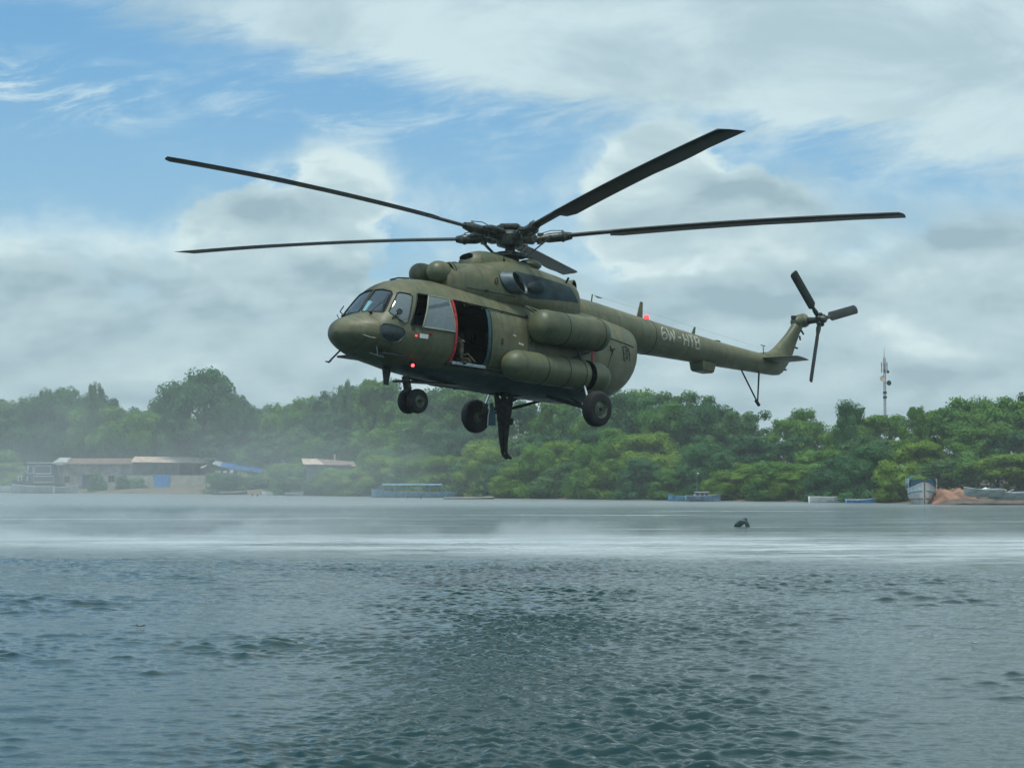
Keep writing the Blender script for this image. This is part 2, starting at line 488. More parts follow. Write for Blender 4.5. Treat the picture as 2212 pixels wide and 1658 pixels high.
def glass_mat(name, tint, refl_ior=1.5, keep=0.75):
    m, t, b = mat(name)
    t.n.remove(b); o = t.n.get('Material Output')
    tr = t.new('ShaderNodeBsdfTransparent'); tr.inputs[0].default_value = (*tint, 1)
    gl = t.new('ShaderNodeBsdfGlossy'); gl.inputs[0].default_value = (.95, .98, 1, 1); gl.inputs['Roughness'].default_value = 0.04
    df = t.new('ShaderNodeBsdfDiffuse'); df.inputs[0].default_value = (.30, .40, .43, 1)
    fr = t.new('ShaderNodeFresnel'); fr.inputs[0].default_value = refl_ior
    mx = t.new('ShaderNodeMixShader'); m2 = t.new('ShaderNodeMixShader')
    m2.inputs[0].default_value = 1 - keep                     # film of dust and salt
    t.l.new(tr.outputs[0], m2.inputs[1]); t.l.new(df.outputs[0], m2.inputs[2])
    t.l.new(fr.outputs[0], mx.inputs[0]); t.l.new(m2.outputs[0], mx.inputs[1]); t.l.new(gl.outputs[0], mx.inputs[2])
    t.l.new(mx.outputs[0], o.inputs[0])
    return m
M['glass'] = glass_mat('cockpit_glass', (.42, .74, .80), 2.1, 0.90)
M['glass_grey'] = glass_mat('hazy_acrylic', (.38, .56, .60), 1.9, 0.66)
M['glass_dark'] = glass_mat('dark_glass', (.05, .11, .14), 1.6, 0.92)

def camo(name):
    m, t, b = mat(name)
    co = t.new('ShaderNodeTexCoord').outputs['Object']
    n1 = t.noise(co, 7.0, 3.0, 0.5, 0.6); n2 = t.noise(t.vm('ADD', co, (4.0, 2.0, 9.0)), 9.0, 3.0, 0.5, 0.6)
    c = t.mix(t.ss(n1, 0.47, 0.53), (.055, .065, .032), (.11, .10, .06))
    c = t.mix(t.ss(n2, 0.55, 0.60), c, (.016, .018, .014))
    t.put(b.inputs['Base Color'], c); b.inputs['Roughness'].default_value = 0.9
    return m
M['camo'] = camo('camouflage_cloth')
M['darkcloth'] = plain('dark_wet_uniform', (.020, .019, .014), 0.8, var=0.6, scale=9)
M['boot'] = plain('black_boot', (.012, .011, .010), 0.5)
M['skin'] = plain('dark_skin', (.10, .055, .035), 0.55)
M['wetcloth'] = plain('wet_teal_black', (.006, .035, .035), 0.35, var=0.6, scale=9)

def tag(o, label=None, cat=None, group=None, kind=None):
    if label: o['label'] = label
    if cat: o['category'] = cat
    if group: o['group'] = group
    if kind: o['kind'] = kind
    return o
def empty(name, loc, rot=(0, 0, 0), label=None, cat=None, group=None):
    o = bpy.data.objects.new(name, None); COL.objects.link(o)
    o.location = loc; o.rotation_euler = rot; o.empty_display_size = 0.3
    return tag(o, label, cat, group)

# ------------------------------------------------------------------ helicopter
HLOC = Vector((-0.208, 48.717, 1.639 + CAM_H))
HROT = (R_(0.566), R_(-3.653), R_(225.169))
HM = Matrix.Translation(HLOC) @ Euler(HROT).to_matrix().to_4x4()
heli = empty('helicopter', HLOC, HROT, 'olive drab transport helicopter with five blades hovering low over the water, side door open', 'helicopter')
NEW = bmesh.new

def mir(pts): return [(p[0], -p[1], p[2]) for p in pts]

W_FRONT = [(4.55, .035, 2.59), (4.53, .30, 2.58), (4.50, .58, 2.51), (4.54, .66, 2.44), (4.86, .78, 2.0), (4.90, .73, 1.96), (4.96, .37, 1.985), (4.99, .035, 2.0)]
W_QUART = [(4.44, .74, 2.49), (4.37, .79, 2.50), (4.17, .89, 2.46), (4.14, .93, 2.39), (4.39, 1.09, 1.76), (4.46, 1.10, 1.69), (4.60, 1.01, 1.76), (4.77, .88, 1.91), (4.79, .85, 1.98)]
W_SIDE = [(3.98, .91, 2.50), (3.17, 1.01, 2.47), (3.14, 1.04, 2.44), (3.08, 1.24, 1.70), (3.12, 1.24, 1.66), (4.31, 1.13, 1.67), (4.34, 1.12, 1.71)]
W_LOW = [(5.02, .88, 1.66), (4.86, .95, 1.67), (4.54, 1.07, 1.60), (4.47, 1.10, 1.50), (4.49, 1.09, 1.40), (4.59, 1.02, 1.26), (4.78, .94, 1.23), (4.98, .89, 1.31), (5.06, .88, 1.44), (5.07, .88, 1.57)]
DOOR = [(2.95, 1.0, 2.44), (1.91, 1.04, 2.42), (1.85, 1.08, 2.36), (1.85, 1.22, 1.15), (1.92, 1.13, .97), (2.95, 1.15, .98)]

bbm = body_bm()
for side in (1, -1):
    mm = (lambda q: q) if side == 1 else mir
    nb, lp = cut_poly(bbm, mm(W_FRONT), push=0.012)
    f = finish(nb, 'windscreen', M['glass'], heli, 60)
    t_ = NEW(); loop_tube(t_, thin(lp), 0.016); finish(t_, 'windscreen_seal', M['line'], f, 60)
    nb, lp = cut_poly(bbm, mm(W_QUART), push=0.012)
    f = finish(nb, 'quarter_window', M['glass_grey'], heli, 60)
    t_ = NEW(); loop_tube(t_, thin(lp), 0.015); finish(t_, 'window_seal', M['line'], f, 60)
    nb, lp = cut_poly(bbm, mm(W_SIDE), grow=0.4)
    nb.free()
    t_ = NEW(); loop_tube(t_, thin(lp), 0.018); wf = finish(t_, 'sliding_window_frame', M['line'], heli, 60)
    # the pane, slid back outside the opening
    src = body_bm()
    pane = [(3.71, .98, 2.48), (3.10, 1.02, 2.46), (3.02, 1.25, 1.66), (4.03, 1.17, 1.66)]
    nb, lp2 = cut_poly(src, mm(pane), take=False, push=-0.035)
    src.free()
    sp = finish(nb, 'sliding_pane', M['glass_grey'], heli, 60)
    t_ = NEW(); c_ = sum(lp2, Vector()) / len(lp2)
    loop_tube(t_, [p + Vector((0, side * 0.035, 0)) for p in thin(lp2)], 0.020)
    finish(t_, 'pane_rim', plain('pane_rim_olive', (.22, .25, .19), .5), sp, 60)
    nb, lp = cut_poly(bbm, mm(W_LOW), push=0.012)
    f = finish(nb, 'lower_nose_window', M['glass_dark'], heli, 60)
    t_ = NEW(); loop_tube(t_, thin(lp), 0.014); finish(t_, 'window_rim', M['pipe'], f, 60)
nb, doorloop = cut_poly(bbm, DOOR, grow=0.5); nb.free()
nb, hatchloop = cut_poly(bbm, [(.50, -.36, .48), (.50, .36, .48), (-.32, .36, .46), (-.32, -.36, .46)], grow=0.3); nb.free()
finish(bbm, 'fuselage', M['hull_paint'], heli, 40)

# dark circular portholes painted over, on both sides
for side in (1, -1):
    for px_ in (1.28, 0.45, -0.4, -1.25):
        t_ = NEW()
        pts = []
        for k in range(16):
            a = 2 * PI * k / 16; x = px_ + .19 * math.cos(a); z = 1.92 + .22 * math.sin(a)
            y = 1.25 * (1 - (abs(z - 1.6) / 1.38) ** 2.25) ** (1 / 2.25) if z > 1.6 else 1.25
            pts.append((x, side * (y + .004), z))
        loop_tube(t_, pts, .009, 5)
        finish(t_, 'porthole_rim', M['line'], heli, 60)
# boarding door frame: red strip forward, teal seal aft, bright sill
def yb(x, z):
    zm = fM(x); zt, zb, w = fT(x), fB(x), fW(x)
    q = (z - zm) / (zt - zm) if z > zm else (zm - z) / (zm - zb)
    p = 2.25 if z > zm else 2.5
    return w * max(0, 1 - abs(q) ** p) ** (1 / p)
t_ = NEW()
zs = np.linspace(.97, 2.46, 12)
for i in range(11):
    a, b_ = zs[i], zs[i + 1]
    r0 = [(2.94, yb(2.9, a) + .004, a), (3.01, yb(3.0, a) + .004, a), (3.01, yb(3.0, a) + .03, a), (2.94, yb(2.9, a) + .03, a)]
    r1 = [(2.94, yb(2.9, b_) + .004, b_), (3.01, yb(3.0, b_) + .004, b_), (3.01, yb(3.0, b_) + .03, b_), (2.94, yb(2.9, b_) + .03, b_)]
    ring_sweep(t_, [r0, r1])
finish(t_, 'door_frame_forward', M['red'], heli)
t_ = NEW(); tube(t_, [(2.93, yb(2.9, 2.46) + .01, 2.465), (2.45, yb(2.4, 2.46) + .01, 2.455)], .018, 6)
finish(t_, 'door_frame_header', M['red'], heli, 60)
t_ = NEW()
for i in range(11):
    a, b_ = zs[i], zs[i + 1]
    ring_sweep(t_, [[(1.80, yb(1.8, q) + .004, q), (1.88, yb(1.8, q) + .004, q), (1.88, yb(1.8, q) + .022, q), (1.80, yb(1.8, q) + .022, q)] for q in (a, b_)])
finish(t_, 'door_frame_aft', M['doorframe'], heli)
t_ = NEW(); box(t_, (2.42, 1.10, .955), (1.12, .16, .035), bevel=.008); box(t_, (2.42, 1.165, .93), (1.12, .02, .05))
finish(t_, 'door_sill', M['sill'], heli)
t_ = NEW(); tube(t_, [(2.95, yb(2.9, 2.43) + .03, 2.47), (1.6, yb(1.6, 2.41) + .035, 2.41), (.42, yb(.4, 2.36) + .035, 2.34)], .016, 6)
for x in (2.6, 2.0, 1.3, .42): box(t_, (x, yb(x, 2.4) + .02, 2.38), (.05, .04, .06))
finish(t_, 'door_rail', M['line'], heli, 60)
# the sliding door itself, run back along the rail (aft of the opening)
src = body_bm()
nb, lp = cut_poly(src, [(1.76, 1.05, 2.36), (.52, 1.10, 2.30), (.48, 1.22, 1.0), (1.76, 1.18, .98)], take=False, push=-0.028)
src.free(); sdoor = finish(nb, 'sliding_door', M['olive'], heli, 60)
t_ = NEW(); loop_tube(t_, [p + Vector((0, .026, 0)) for p in thin(lp)], .007, 5); finish(t_, 'door_seam', M['line'], sdoor, 60)
t_ = NEW(); box(t_, (1.42, 1.29, 1.62), (.05, .03, .16), bevel=.01); finish(t_, 'door_handle', M['dark'], sdoor)
# cabin and cockpit inside
t_ = NEW(); box(t_, (1.0, 0, .90), (4.1, 2.10, .05)); finish(t_, 'cabin_floor', M['dark'], heli)
t_ = NEW(); box(t_, (4.0, 0, .98), (1.8, 1.7, .05)); finish(t_, 'cockpit_floor', M['dark'], heli)
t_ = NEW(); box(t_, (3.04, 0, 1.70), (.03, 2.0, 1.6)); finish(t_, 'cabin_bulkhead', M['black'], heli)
t_ = NEW(); box(t_, (4.66, 0, 1.60), (.30, 1.25, .42), (0, .35, 0), .04); box(t_, (4.60, 0, 1.84), (.34, 1.2, .05), (0, .2, 0), .02)
finish(t_, 'instrument_panel', M['dark'], heli)
for s in (1, -1):
    t_ = NEW(); box(t_, (3.75, s * .48, 1.32), (.5, .46, .12), bevel=.03); box(t_, (3.50, s * .48, 1.72), (.12, .46, .75), (0, -.15, 0), .04)
    box(t_, (3.75, s * .48, 1.12), (.3, .3, .28)); finish(t_, 'pilot_seat', M['dark'], heli)
t_ = NEW(); box(t_, (3.30, 1.03, 2.02), (.36, .02, .66), (R_(-14), 0, 0)); finish(t_, 'window_curtain', M['curtain'], heli)
# nose details
t_ = NEW(); tube(t_, [(5.10, -.45, 1.12), (5.48, -.42, .78)], .022, 7); tube(t_, [(5.40, -.66, .80), (5.50, -.42, .76), (5.54, -.28, .78)], [.014, .026, .014], 7)
finish(t_, 'pitot_boom', M['dark'], heli, 60)
t_ = NEW(); ring_sweep(t_, [[(4.18, -.03, .82), (4.18, .03, .82), (3.90, .03, .82), (3.90, -.03, .82)], [(4.10, -.012, .34), (4.10, .012, .34), (3.97, .012, .34), (3.97, -.012, .34)]])
bmesh.ops.recalc_face_normals(t_, faces=t_.faces); finish(t_, 'blade_antenna', M['dark'], heli)
t_ = NEW(); tube(t_, [(5.40, .68, 1.36), (5.26, .76, 1.31), (5.16, .84, 1.30)], .010, 6); finish(t_, 'grab_rail', M['lightgrey'], heli, 60)
t_ = NEW(); tube(t_, [(5.00, .70, 1.17), (4.95, .68, 1.02), (4.92, .66, .93)], .010, 6); tube(t_, [(5.06, .54, .98), (4.90, .66, .92), (4.80, .76, .90)], .010, 6)
finish(t_, 'probe_antenna', M['lightgrey'], heli, 60)
for s in (1, -1):
    # wipers and their arms
    t_ = NEW()
    if s == 1:
        tube(t_, [(5.04, .50, 1.96), (4.95, .56, 2.08), (4.80, .68, 2.25)], .009, 6); tube(t_, [(4.92, .76, 2.01), (4.80, .70, 2.25), (4.64, .64, 2.43)], .013, 6); ellipsoid(t_, (5.05, .49, 1.95), (.05, .05, .035), 10)
    else:
        tube(t_, [(5.05, -.50, 1.94), (4.96, -.74, 2.06), (4.80, -.80, 2.22)], .014, 6); tube(t_, [(5.10, -.60, 1.86), (5.0, -.80, 1.98)], .012, 6); ellipsoid(t_, (5.06, -.50, 1.92), (.05, .05, .035), 10)
    finish(t_, 'wiper', M['line'], heli, 60)
t_ = NEW(); lathe(t_, [(-.03, .06), (0, .075), (.03, .065)], (4.66, 1.08, 1.97), (.55, .80, .1), 18); tube(t_, [(4.68, 1.04, 1.93), (4.78, .98, 1.82), (4.78, .95, 1.72)], .016, 6)
finish(t_, 'mirror', M['dark'], heli, 50)
t_ = NEW(); box(t_, (3.965, 1.207, 1.455), (.24, .014, .105), (R_(-3), 0, R_(-8)), .004); finish(t_, 'white_placard', M['white'], heli)
t_ = NEW(); ellipsoid(t_, (4.18, 1.170, 1.445), (.035, .02, .026), 12); finish(t_, 'side_lamp', M['redlamp_soft'], heli, 60)
t_ = NEW(); ellipsoid(t_, (3.75, 1.215, 1.53), (.05, .02, .05), 12); finish(t_, 'red_disc', M['red'], heli, 60)
t_ = NEW(); lathe(t_, [(0, .06), (.10, .06), (.11, .04)], (3.90, .72, .86), (.3, .8, -.55), 14); lo_ = finish(t_, 'lamp_base', M['dark'], heli, 60)
t_ = NEW(); ellipsoid(t_, (3.92, .80, .79), (.042, .042, .042), 12); finish(t_, 'red_lamp', M['redlamp'], heli, 60)
t_ = NEW(); tube(t_, [(4.05, .0, 2.90), (3.8, .0, 2.98), (3.45, .0, 3.02)], .022, 6); finish(t_, 'roof_antenna', M['dark'], heli, 60)
# small stencilled marks
def plate(bm, x, z, w_, h_, off=.006, side=1):
    y = yb(x, z); dyd = (yb(x, z + .02) - yb(x, z - .02)) / .04; dyx = (yb(x + .02, z) - yb(x - .02, z)) / .04
    n = Vector((-dyx, 1, -dyd)).normalized(); u = Vector((1, dyx, 0)).normalized(); v = n.cross(u) * -1
    if v.z < 0: v = -v
    c = Vector((x, y, z)) + n * off
    q = [c + u * a * w_ / 2 + v * b * h_ / 2 for a, b in ((-1, -1), (1, -1), (1, 1), (-1, 1))]
    vs = [bm.verts.new((p.x, p.y * side, p.z)) for p in q]
    bm.faces.new(vs)
for grp_ in ([(1.02, 1.82, .05, .03), (.96, 1.81, .04, .035)], [(.82, 1.64, .05, .05), (.76, 1.63, .05, .045), (.70, 1.62, .05, .05)]):
    t_ = NEW()
    for (x, z, w_, h_) in grp_: plate(t_, x, z, w_, h_, .034)
    finish(t_, 'rescue_stencil', M['white'], heli)
t_ = NEW()
for k in range(3): plate(t_, 4.30 - k * .035, 1.60, .02, .10 - .03 * (k == 1), .004)
finish(t_, 'dark_stencil', M['line'], heli); t_ = NEW(); plate(t_, 4.06, 1.62, .10, .015); plate(t_, 4.02, 1.57, .015, .08)
finish(t_, 'dark_stencil', M['line'], heli)
# seam and cable along the roof edge
t_ = NEW(); pts = [(x, gW(x) * .985 - .0, 2.90 - .045 * (2.2 - x)) for x in (2.2, 1.9, 1.63, 1.3, 1.0, .75)]
pts = [(x, max(y, yb(x, z)) + .012, z) for x, y, z in pts]
tube(t_, pts, .010, 6); box(t_, (1.63, pts[2][1] + .01, pts[2][2] + .01), (.09, .05, .05)); finish(t_, 'roof_cable', M['line'], heli, 60)

# engine cowling with its sooty panel
cb_ = cowl_bm()
nb, lp = cut_poly(cb_, [(.68, .90, 3.52), (-1.15, .84, 3.45), (-1.50, .78, 3.40), (-1.80, .72, 3.02), (.25, 1.02, 2.86), (.62, 1.0, 3.0)], grow=.8, push=0.0)
finish(nb, 'heat_panel', M['soot'], heli, 40)
nb, lp = cut_poly(cb_, mir([(.68, .90, 3.52), (-1.15, .84, 3.45), (-1.50, .78, 3.40), (-1.80, .72, 3.02), (.25, 1.02, 2.86), (.62, 1.0, 3.0)]), grow=.8)
finish(nb, 'heat_panel', M['soot'], heli, 40)
finish(cb_, 'engine_cowling', M['olive'], heli, 40)
# cooling-fan hump ahead of the mast
t_ = NEW(); rings = []
for x, hw, zt in [(1.62, .20, 3.70), (1.58, .30, 3.82), (1.50, .36, 3.92), (1.38, .40, 3.98), (1.2, .41, 4.03), (.95, .42, 4.05), (.5, .46, 4.03), (.1, .50, 3.98), (-.3, .50, 3.93), (-.7, .46, 3.86), (-1.1, .36, 3.74)]:
    rings.append(sect(x, hw, zt, 3.2, 3.5, 2.6, 2.6, 32))
ring_sweep(t_, rings); bmesh.ops.recalc_face_normals(t_, faces=t_.faces)
hump = finish(t_, 'fan_fairing', M['olive_plain'], heli, 45)
t_ = NEW(); ellipsoid(t_, (1.555, 0, 3.84), (.03, .24, .10), 16, rot=(0, R_(-30), 0)); finish(t_, 'cooling_inlet', M['black'], hump, 60)
t_ = NEW(); ellipsoid(t_, (-.62, .12, 3.92), (.34, .28, .14), 20); finish(t_, 'oil_tank_blister', M['olive_plain'], heli, 60)
t_ = NEW(); ellipsoid(t_, (1.95, 0, 3.60), (.10, .10, .05), 12); finish(t_, 'roof_beacon_base', M['dark'], heli, 60)
# dust filter domes on the intakes
for s in (1, -1):
    e = s * .32
    t_ = NEW()
    lathe(t_, [(0.30, .001), (.29, .08), (.26, .15), (.20, .215), (.12, .26), (.03, .28), (-.08, .285), (-.17, .27), (-.22, .24)], (2.78, e, 3.24), (1, 0, 0), 28, cap=False)
    finish(t_, 'dust_filter_dome', M['olive_plain'], heli, 60)
    t_ = NEW(); lathe(t_, [(.0, .24), (-.1, .22), (-.2, .24)], (2.58, e, 3.24), (1, 0, 0), 24); finish(t_, 'intake_neck', M['black'], heli, 60)
    t_ = NEW(); lathe(t_, [(.05, .275), (.06, .295), (-.10, .30), (-.45, .32), (-.55, .31)], (2.46, e, 3.23), (1, 0, 0), 28); ic = finish(t_, 'intake_collar', M['olive_plain'], heli, 50)
    t_ = NEW(); loop_tube(t_, [(2.44, e + .305 * math.cos(a), 3.23 + .305 * math.sin(a)) for a in [2 * PI * k / 28 for k in range(28)]], .010, 5); finish(t_, 'collar_seam', M['line'], ic, 60)
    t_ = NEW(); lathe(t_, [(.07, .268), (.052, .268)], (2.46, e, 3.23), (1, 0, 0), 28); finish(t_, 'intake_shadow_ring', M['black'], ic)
    # exhaust pipe: oval duct cut slantwise
    nrm = Vector((-.23, s * .85, .43)).normalized(); la = Vector((-.45, s * -.35, .45)); 
    la = Vector((.50, 0, .0)) ; 
    L = (Vector((.75, s * .99, 3.46)) - Vector((.35, s * 1.02, 2.96))); L = (L - nrm * L.dot(nrm)).normalized(); S_ = nrm.cross(L)
    c0 = Vector((.93, s * .84, 3.20)); c1 = Vector((.70, s * 1.10, 3.20))
    t_ = NEW(); rings = []
    for t__, rr in ((0, .34), (.35, .335), (1.0, .325), (1.0, .305), (.2, .29), (-.2, .28)):
        c_ = c0.lerp(c1, t__)
        rings.append([c_ + L * (rr * math.cos(a)) + S_ * (rr * .80 * math.sin(a)) for a in [2 * PI * k / 32 for k in range(32)]])
    ring_sweep(t_, rings, cap=False); bmesh.ops.recalc_face_normals(t_, faces=t_.faces)
    ex = finish(t_, 'exhaust_pipe', M['pipe'], heli, 50)
    t_ = NEW(); c_ = c0.lerp(c1, .86); t_.faces.new([t_.verts.new(c_ + L * (.312 * math.cos(a)) + S_ * (.25 * math.sin(a))) for a in [2 * PI * k / 32 for k in range(32)]])
    finish(t_, 'exhaust_throat', M['black'], ex)
    t_ = NEW(); loop_tube(t_, [c0.lerp(c1, .06) + L * (.345 * math.cos(a)) + S_ * (.285 * math.sin(a)) for a in [2 * PI * k / 32 for k in range(32)]], .016, 6); finish(t_, 'exhaust_gasket', M['line'], ex, 60)
    t_ = NEW(); ellipsoid(t_, (.02, s * .98, 3.17), (.34, .16, .17), 20, rot=(0, R_(10), 0)); finish(t_, 'shroud_blister', M['soot'], heli, 60)
    t_ = NEW(); loop_tube(t_, [(1.36 + .05 * math.cos(a), s * (gW(1.36) * .99 + .012), 3.17 + .075 * math.sin(a)) for a in [2 * PI * k / 14 for k in range(14)]], .012, 5); finish(t_, 'drain_ring', M['line'], heli, 60)
# rear vent of the gearbox bay
t_ = NEW(); lathe(t_, [(-.10, .17), (.05, .17), (.05, .14), (-.02, .13)], (-1.86, .50, 3.50), (-.35, .92, .05), 22); vn = finish(t_, 'rear_vent', M['olive_plain'], heli, 40)
t_ = NEW(); lathe(t_, [(.055, .135), (.05, .135)], (-1.86, .50, 3.50), (-.35, .92, .05), 22); finish(t_, 'vent_opening', M['black'], vn)
t_ = NEW(); box(t_, (-1.38, .74, 3.55), (.05, .03, .22), (R_(-25), R_(-12), 0)); finish(t_, 'vent_slot', M['line'], heli)

# rear fuselage seam, clamshell marks
for s in (1, -1):
    t_ = NEW(); tube(t_, [(x, s * (yb(x, z) + .006), z) for x, z in ((-2.72, 2.18), (-3.1, 2.15), (-3.5, 2.12), (-3.85, 2.09))], .014, 6)
    finish(t_, 'clamshell_seam', M['line'], heli, 60)
    t_ = NEW(); tube(t_, [(x, s * (yb(x, z) + .008), z) for x, z in ((-2.62, 1.98), (-2.72, 1.84), (-2.62, 1.65), (-2.52, 1.35))], [.012, .02, .010, .006], 6)
    box(t_, (-2.70, s * (yb(-2.7, 1.88) + .02), 1.88), (.14, .05, .05), (0, .3, 0)); finish(t_, 'clamshell_latch', M['line'], heli, 60)
# emblem: outlined tall window shape with two dark lobes
t_ = NEW()
def em(x, z): return Vector((x, yb(x, z) + .008, z))
out_ = [(-3.22, 2.03), (-3.38, 2.05), (-3.52, 2.00), (-3.58, 1.86), (-3.56, 1.68)]
tube(t_, [em(*p) for p in out_], .010, 5); tube(t_, [em(-3.22, 2.03), em(-3.24, 1.85), em(-3.27, 1.64)], .014, 5)
tube(t_, [em(-3.26, 1.84), em(-3.54, 1.85)], .010, 5); tube(t_, [em(-3.27, 1.645), em(-3.33, 1.65)], .010, 5)
for zc_, hh in ((1.93, .055), (1.75, .06)):
    vs = [t_.verts.new(em(-3.41 + .045 * math.cos(a), zc_ + hh * math.sin(a)) + Vector((0, .003, 0))) for a in [2 * PI * k / 12 for k in range(12)]]
    t_.faces.new(vs)
finish(t_, 'tail_emblem', M['line'], heli, 60)

# tail boom
XT = [-1.6, -2.2, -2.8, -3.6, -5.3, -7.2, -9.0, -10.3, -10.9]
TR = [.42, .60, .62, .585, .49, .41, .345, .305, .29]
TC = [2.90, 2.72, 2.69, 2.66, 2.605, 2.535, 2.465, 2.435, 2.42]
hR, hC = cr(XT, TR), cr(XT, TC)
t_ = NEW(); rings = []
for x in np.arange(-1.7, -10.95, -.2):
    rings.append([(x, hR(x) * math.sin(a), hC(x) + hR(x) * math.cos(a)) for a in [2 * PI * k / 36 for k in range(36)]])
ring_sweep(t_, rings); bmesh.ops.recalc_face_normals(t_, faces=t_.faces)
boom = finish(t_, 'tail_boom', M['olive'], heli, 40)
for x in (-5.32,):
    t_ = NEW(); loop_tube(t_, [(x, (hR(x) + .003) * math.sin(a), hC(x) + (hR(x) + .003) * math.cos(a)) for a in [2 * PI * k / 30 for k in range(30)]], .008, 5)
    finish(t_, 'boom_joint', M['line'], boom, 60)
# worn registration letters, laid on the round boom
GLY = {'6': [[(1, .92), (.6, 1), (.2, .8), (0, .45), (.15, .1), (.5, 0), (.9, .15), (1, .4), (.7, .58), (.3, .5), (.05, .3)]],
       'W': [[(0, 1), (.22, 0), (.5, .8), (.78, 0), (1, 1)]], '-': [[(.1, .5), (.9, .5)]],
       'H': [[(0, 0), (0, 1)], [(1, 0), (1, 1)], [(0, .5), (1, .5)]], 'T': [[(0, 1), (1, 1)], [(.5, 1), (.5, 0)]],
       'B': [[(0, 0), (0, 1), (.7, 1), (.95, .8), (.7, .55), (0, .52)], [(.7, .55), (1, .28), (.75, 0), (0, 0)]]}
def on_boom(x, z):
    r = hR(x) + .006; q = (z - hC(x)) / r
    a = math.asin(max(-1, min(1, q)))
    return Vector((x, r * math.cos(a), hC(x) + r * math.sin(a)))
def letters(text, x0, dxp, wd, zc0, dzp, ht, th, name, surf, side, m_, parent):
    x = x0; bm = NEW()
    for ch in text:
        ww = wd * (1.35 if ch == 'W' else .8 if ch == '-' else 1)
        for st in GLY[ch]:
            pts = []
            for (a, b), (c, d) in zip(st[:-1], st[1:]):
                for k in range(4): pts.append((a + (c - a) * k / 4, b + (d - b) * k / 4))
            pts.append(st[-1])
            P = [surf(x - a * ww, zc0 + (x - x0) * dzp + (b - .5) * ht) for a, b in pts]
            # flat ribbon
            L_, R2 = [], []
            for i, p in enumerate(P):
                d = (P[min(i + 1, len(P) - 1)] - P[max(i - 1, 0)]).normalized()
                nn = Vector((0, p.y, p.z - hC(p.x))).normalized(); s_ = d.cross(nn).normalized() * th / 2
                L_.append(bm.verts.new(p + s_)); R2.append(bm.verts.new(p - s_))
            for i in range(len(P) - 1): bm.faces.new((L_[i], L_[i + 1], R2[i + 1], R2[i]))
        x -= ww + dxp
    return finish(bm, name, m_, parent)
letters('6W', -5.54, .06, .24, 2.72, .045, .36, .045, 'registration_letters', on_boom, 1, M['chalk'], heli)
letters('-', -6.28, .1, .19, 2.68, .045, .36, .045, 'registration_dash', on_boom, 1, M['chalk'], heli)
letters('HTB', -6.56, .07, .20, 2.65, .045, .34, .042, 'registration_letters', on_boom, 1, M['chalk'], heli)
# fin, keel and tail gearbox
t_ = NEW(); rings = []
# rows go up the fin: (z, x_lead, x_trail, half thickness)
for z, xl, xt_, th in [(2.14, -10.9, -11.28, .06), (2.17, -10.6, -11.50, .15), (2.26, -10.4, -11.66, .22), (2.45, -10.3, -11.84, .27), (2.62, -10.35, -11.99, .26), (2.74, -10.55, -12.08, .23), (2.82, -11.02, -12.14, .19), (2.95, -11.26, -12.20, .17), (3.2, -11.58, -12.32, .15), (3.5, -11.92, -12.46, .14), (3.74, -12.14, -12.62, .14), (3.86, -12.22, -12.66, .13)]:
    c_ = (xl + xt_) / 2; hl = (xl - xt_) / 2; ring = []
    for k in range(28):
        a = 2 * PI * k / 28; xx = math.cos(a)
        yy = th * (abs(math.sin(a)) ** .9) * (1 + .25 * xx) * math.copysign(1, math.sin(a)) if abs(math.sin(a)) > 1e-6 else 0
        ring.append((c_ + hl * xx, yy, z + .0))
    rings.append(ring)
ring_sweep(t_, rings); bmesh.ops.recalc_face_normals(t_, faces=t_.faces)
fin = finish(t_, 'tail_fin', M['olive_plain'], heli, 50)
t_ = NEW(); lathe(t_, [(-.32, .10), (-.25, .17), (0, .20), (.22, .18), (.32, .12)], (-12.50, 0, 3.93), (-.9, 0, .35), 20); ellipsoid(t_, (-12.6, .08, 3.92), (.20, .2, .19), 16)
tgb = finish(t_, 'tail_gearbox', M['olive_plain'], heli, 60)
t_ = NEW(); lathe(t_, [(0, .13), (.3, .10), (.62, .085)], (-12.62, .08, 3.93), (0, 1, 0), 16); finish(t_, 'tail_rotor_shaft', M['dark'], tgb, 60)
t_ = NEW()
t_.free()
for p, q in (((-12.46, .1, 3.62), (-12.58, .1, 3.52)), ((-12.38, .1, 3.45), (-12.42, .1, 3.32))):
    t_ = NEW(); tube(t_, [p, q], .03, 6); finish(t_, 'gearbox_fitting', M['dark'], tgb)
for p, q in (((-12.20, 0, 4.0), (.12, .14, .10)), ((-12.68, .05, 4.10), (.10, .12, .08))):
    t_ = NEW(); box(t_, p, q, bevel=.015); finish(t_, 'gearbox_fitting', M['dark'], tgb)
t_ = NEW(); tube(t_, [(-12.22, 0, 3.10), (-12.42, 0, 3.08)], .03, 6); finish(t_, 'tail_lamp_bracket', M['dark'], fin)
t_ = NEW(); tube(t_, [(-11.75, 0, 2.36), (-11.88, 0, 2.37)], .03, 6); finish(t_, 'keel_fitting', M['dark'], fin)
# stabiliser
for s in (1, -1):
    t_ = NEW(); rings = []
    for y, xl, xt_, th in [(.20, -10.35, -11.20, .055), (.9, -10.38, -11.14, .045), (1.40, -10.42, -11.08, .03), (1.46, -10.48, -11.02, .012)]:
        c_ = (xl + xt_) / 2; hl = (xl - xt_) / 2
        rings.append([(c_ + hl * math.cos(a), s * y, 2.53 + .03 * math.cos(a) + th * math.sin(a)) for a in [2 * PI * k / 16 for k in range(16)]])
    ring_sweep(t_, rings); bmesh.ops.recalc_face_normals(t_, faces=t_.faces)
    st_ = finish(t_, 'stabiliser', M['olive_plain'], heli, 50)
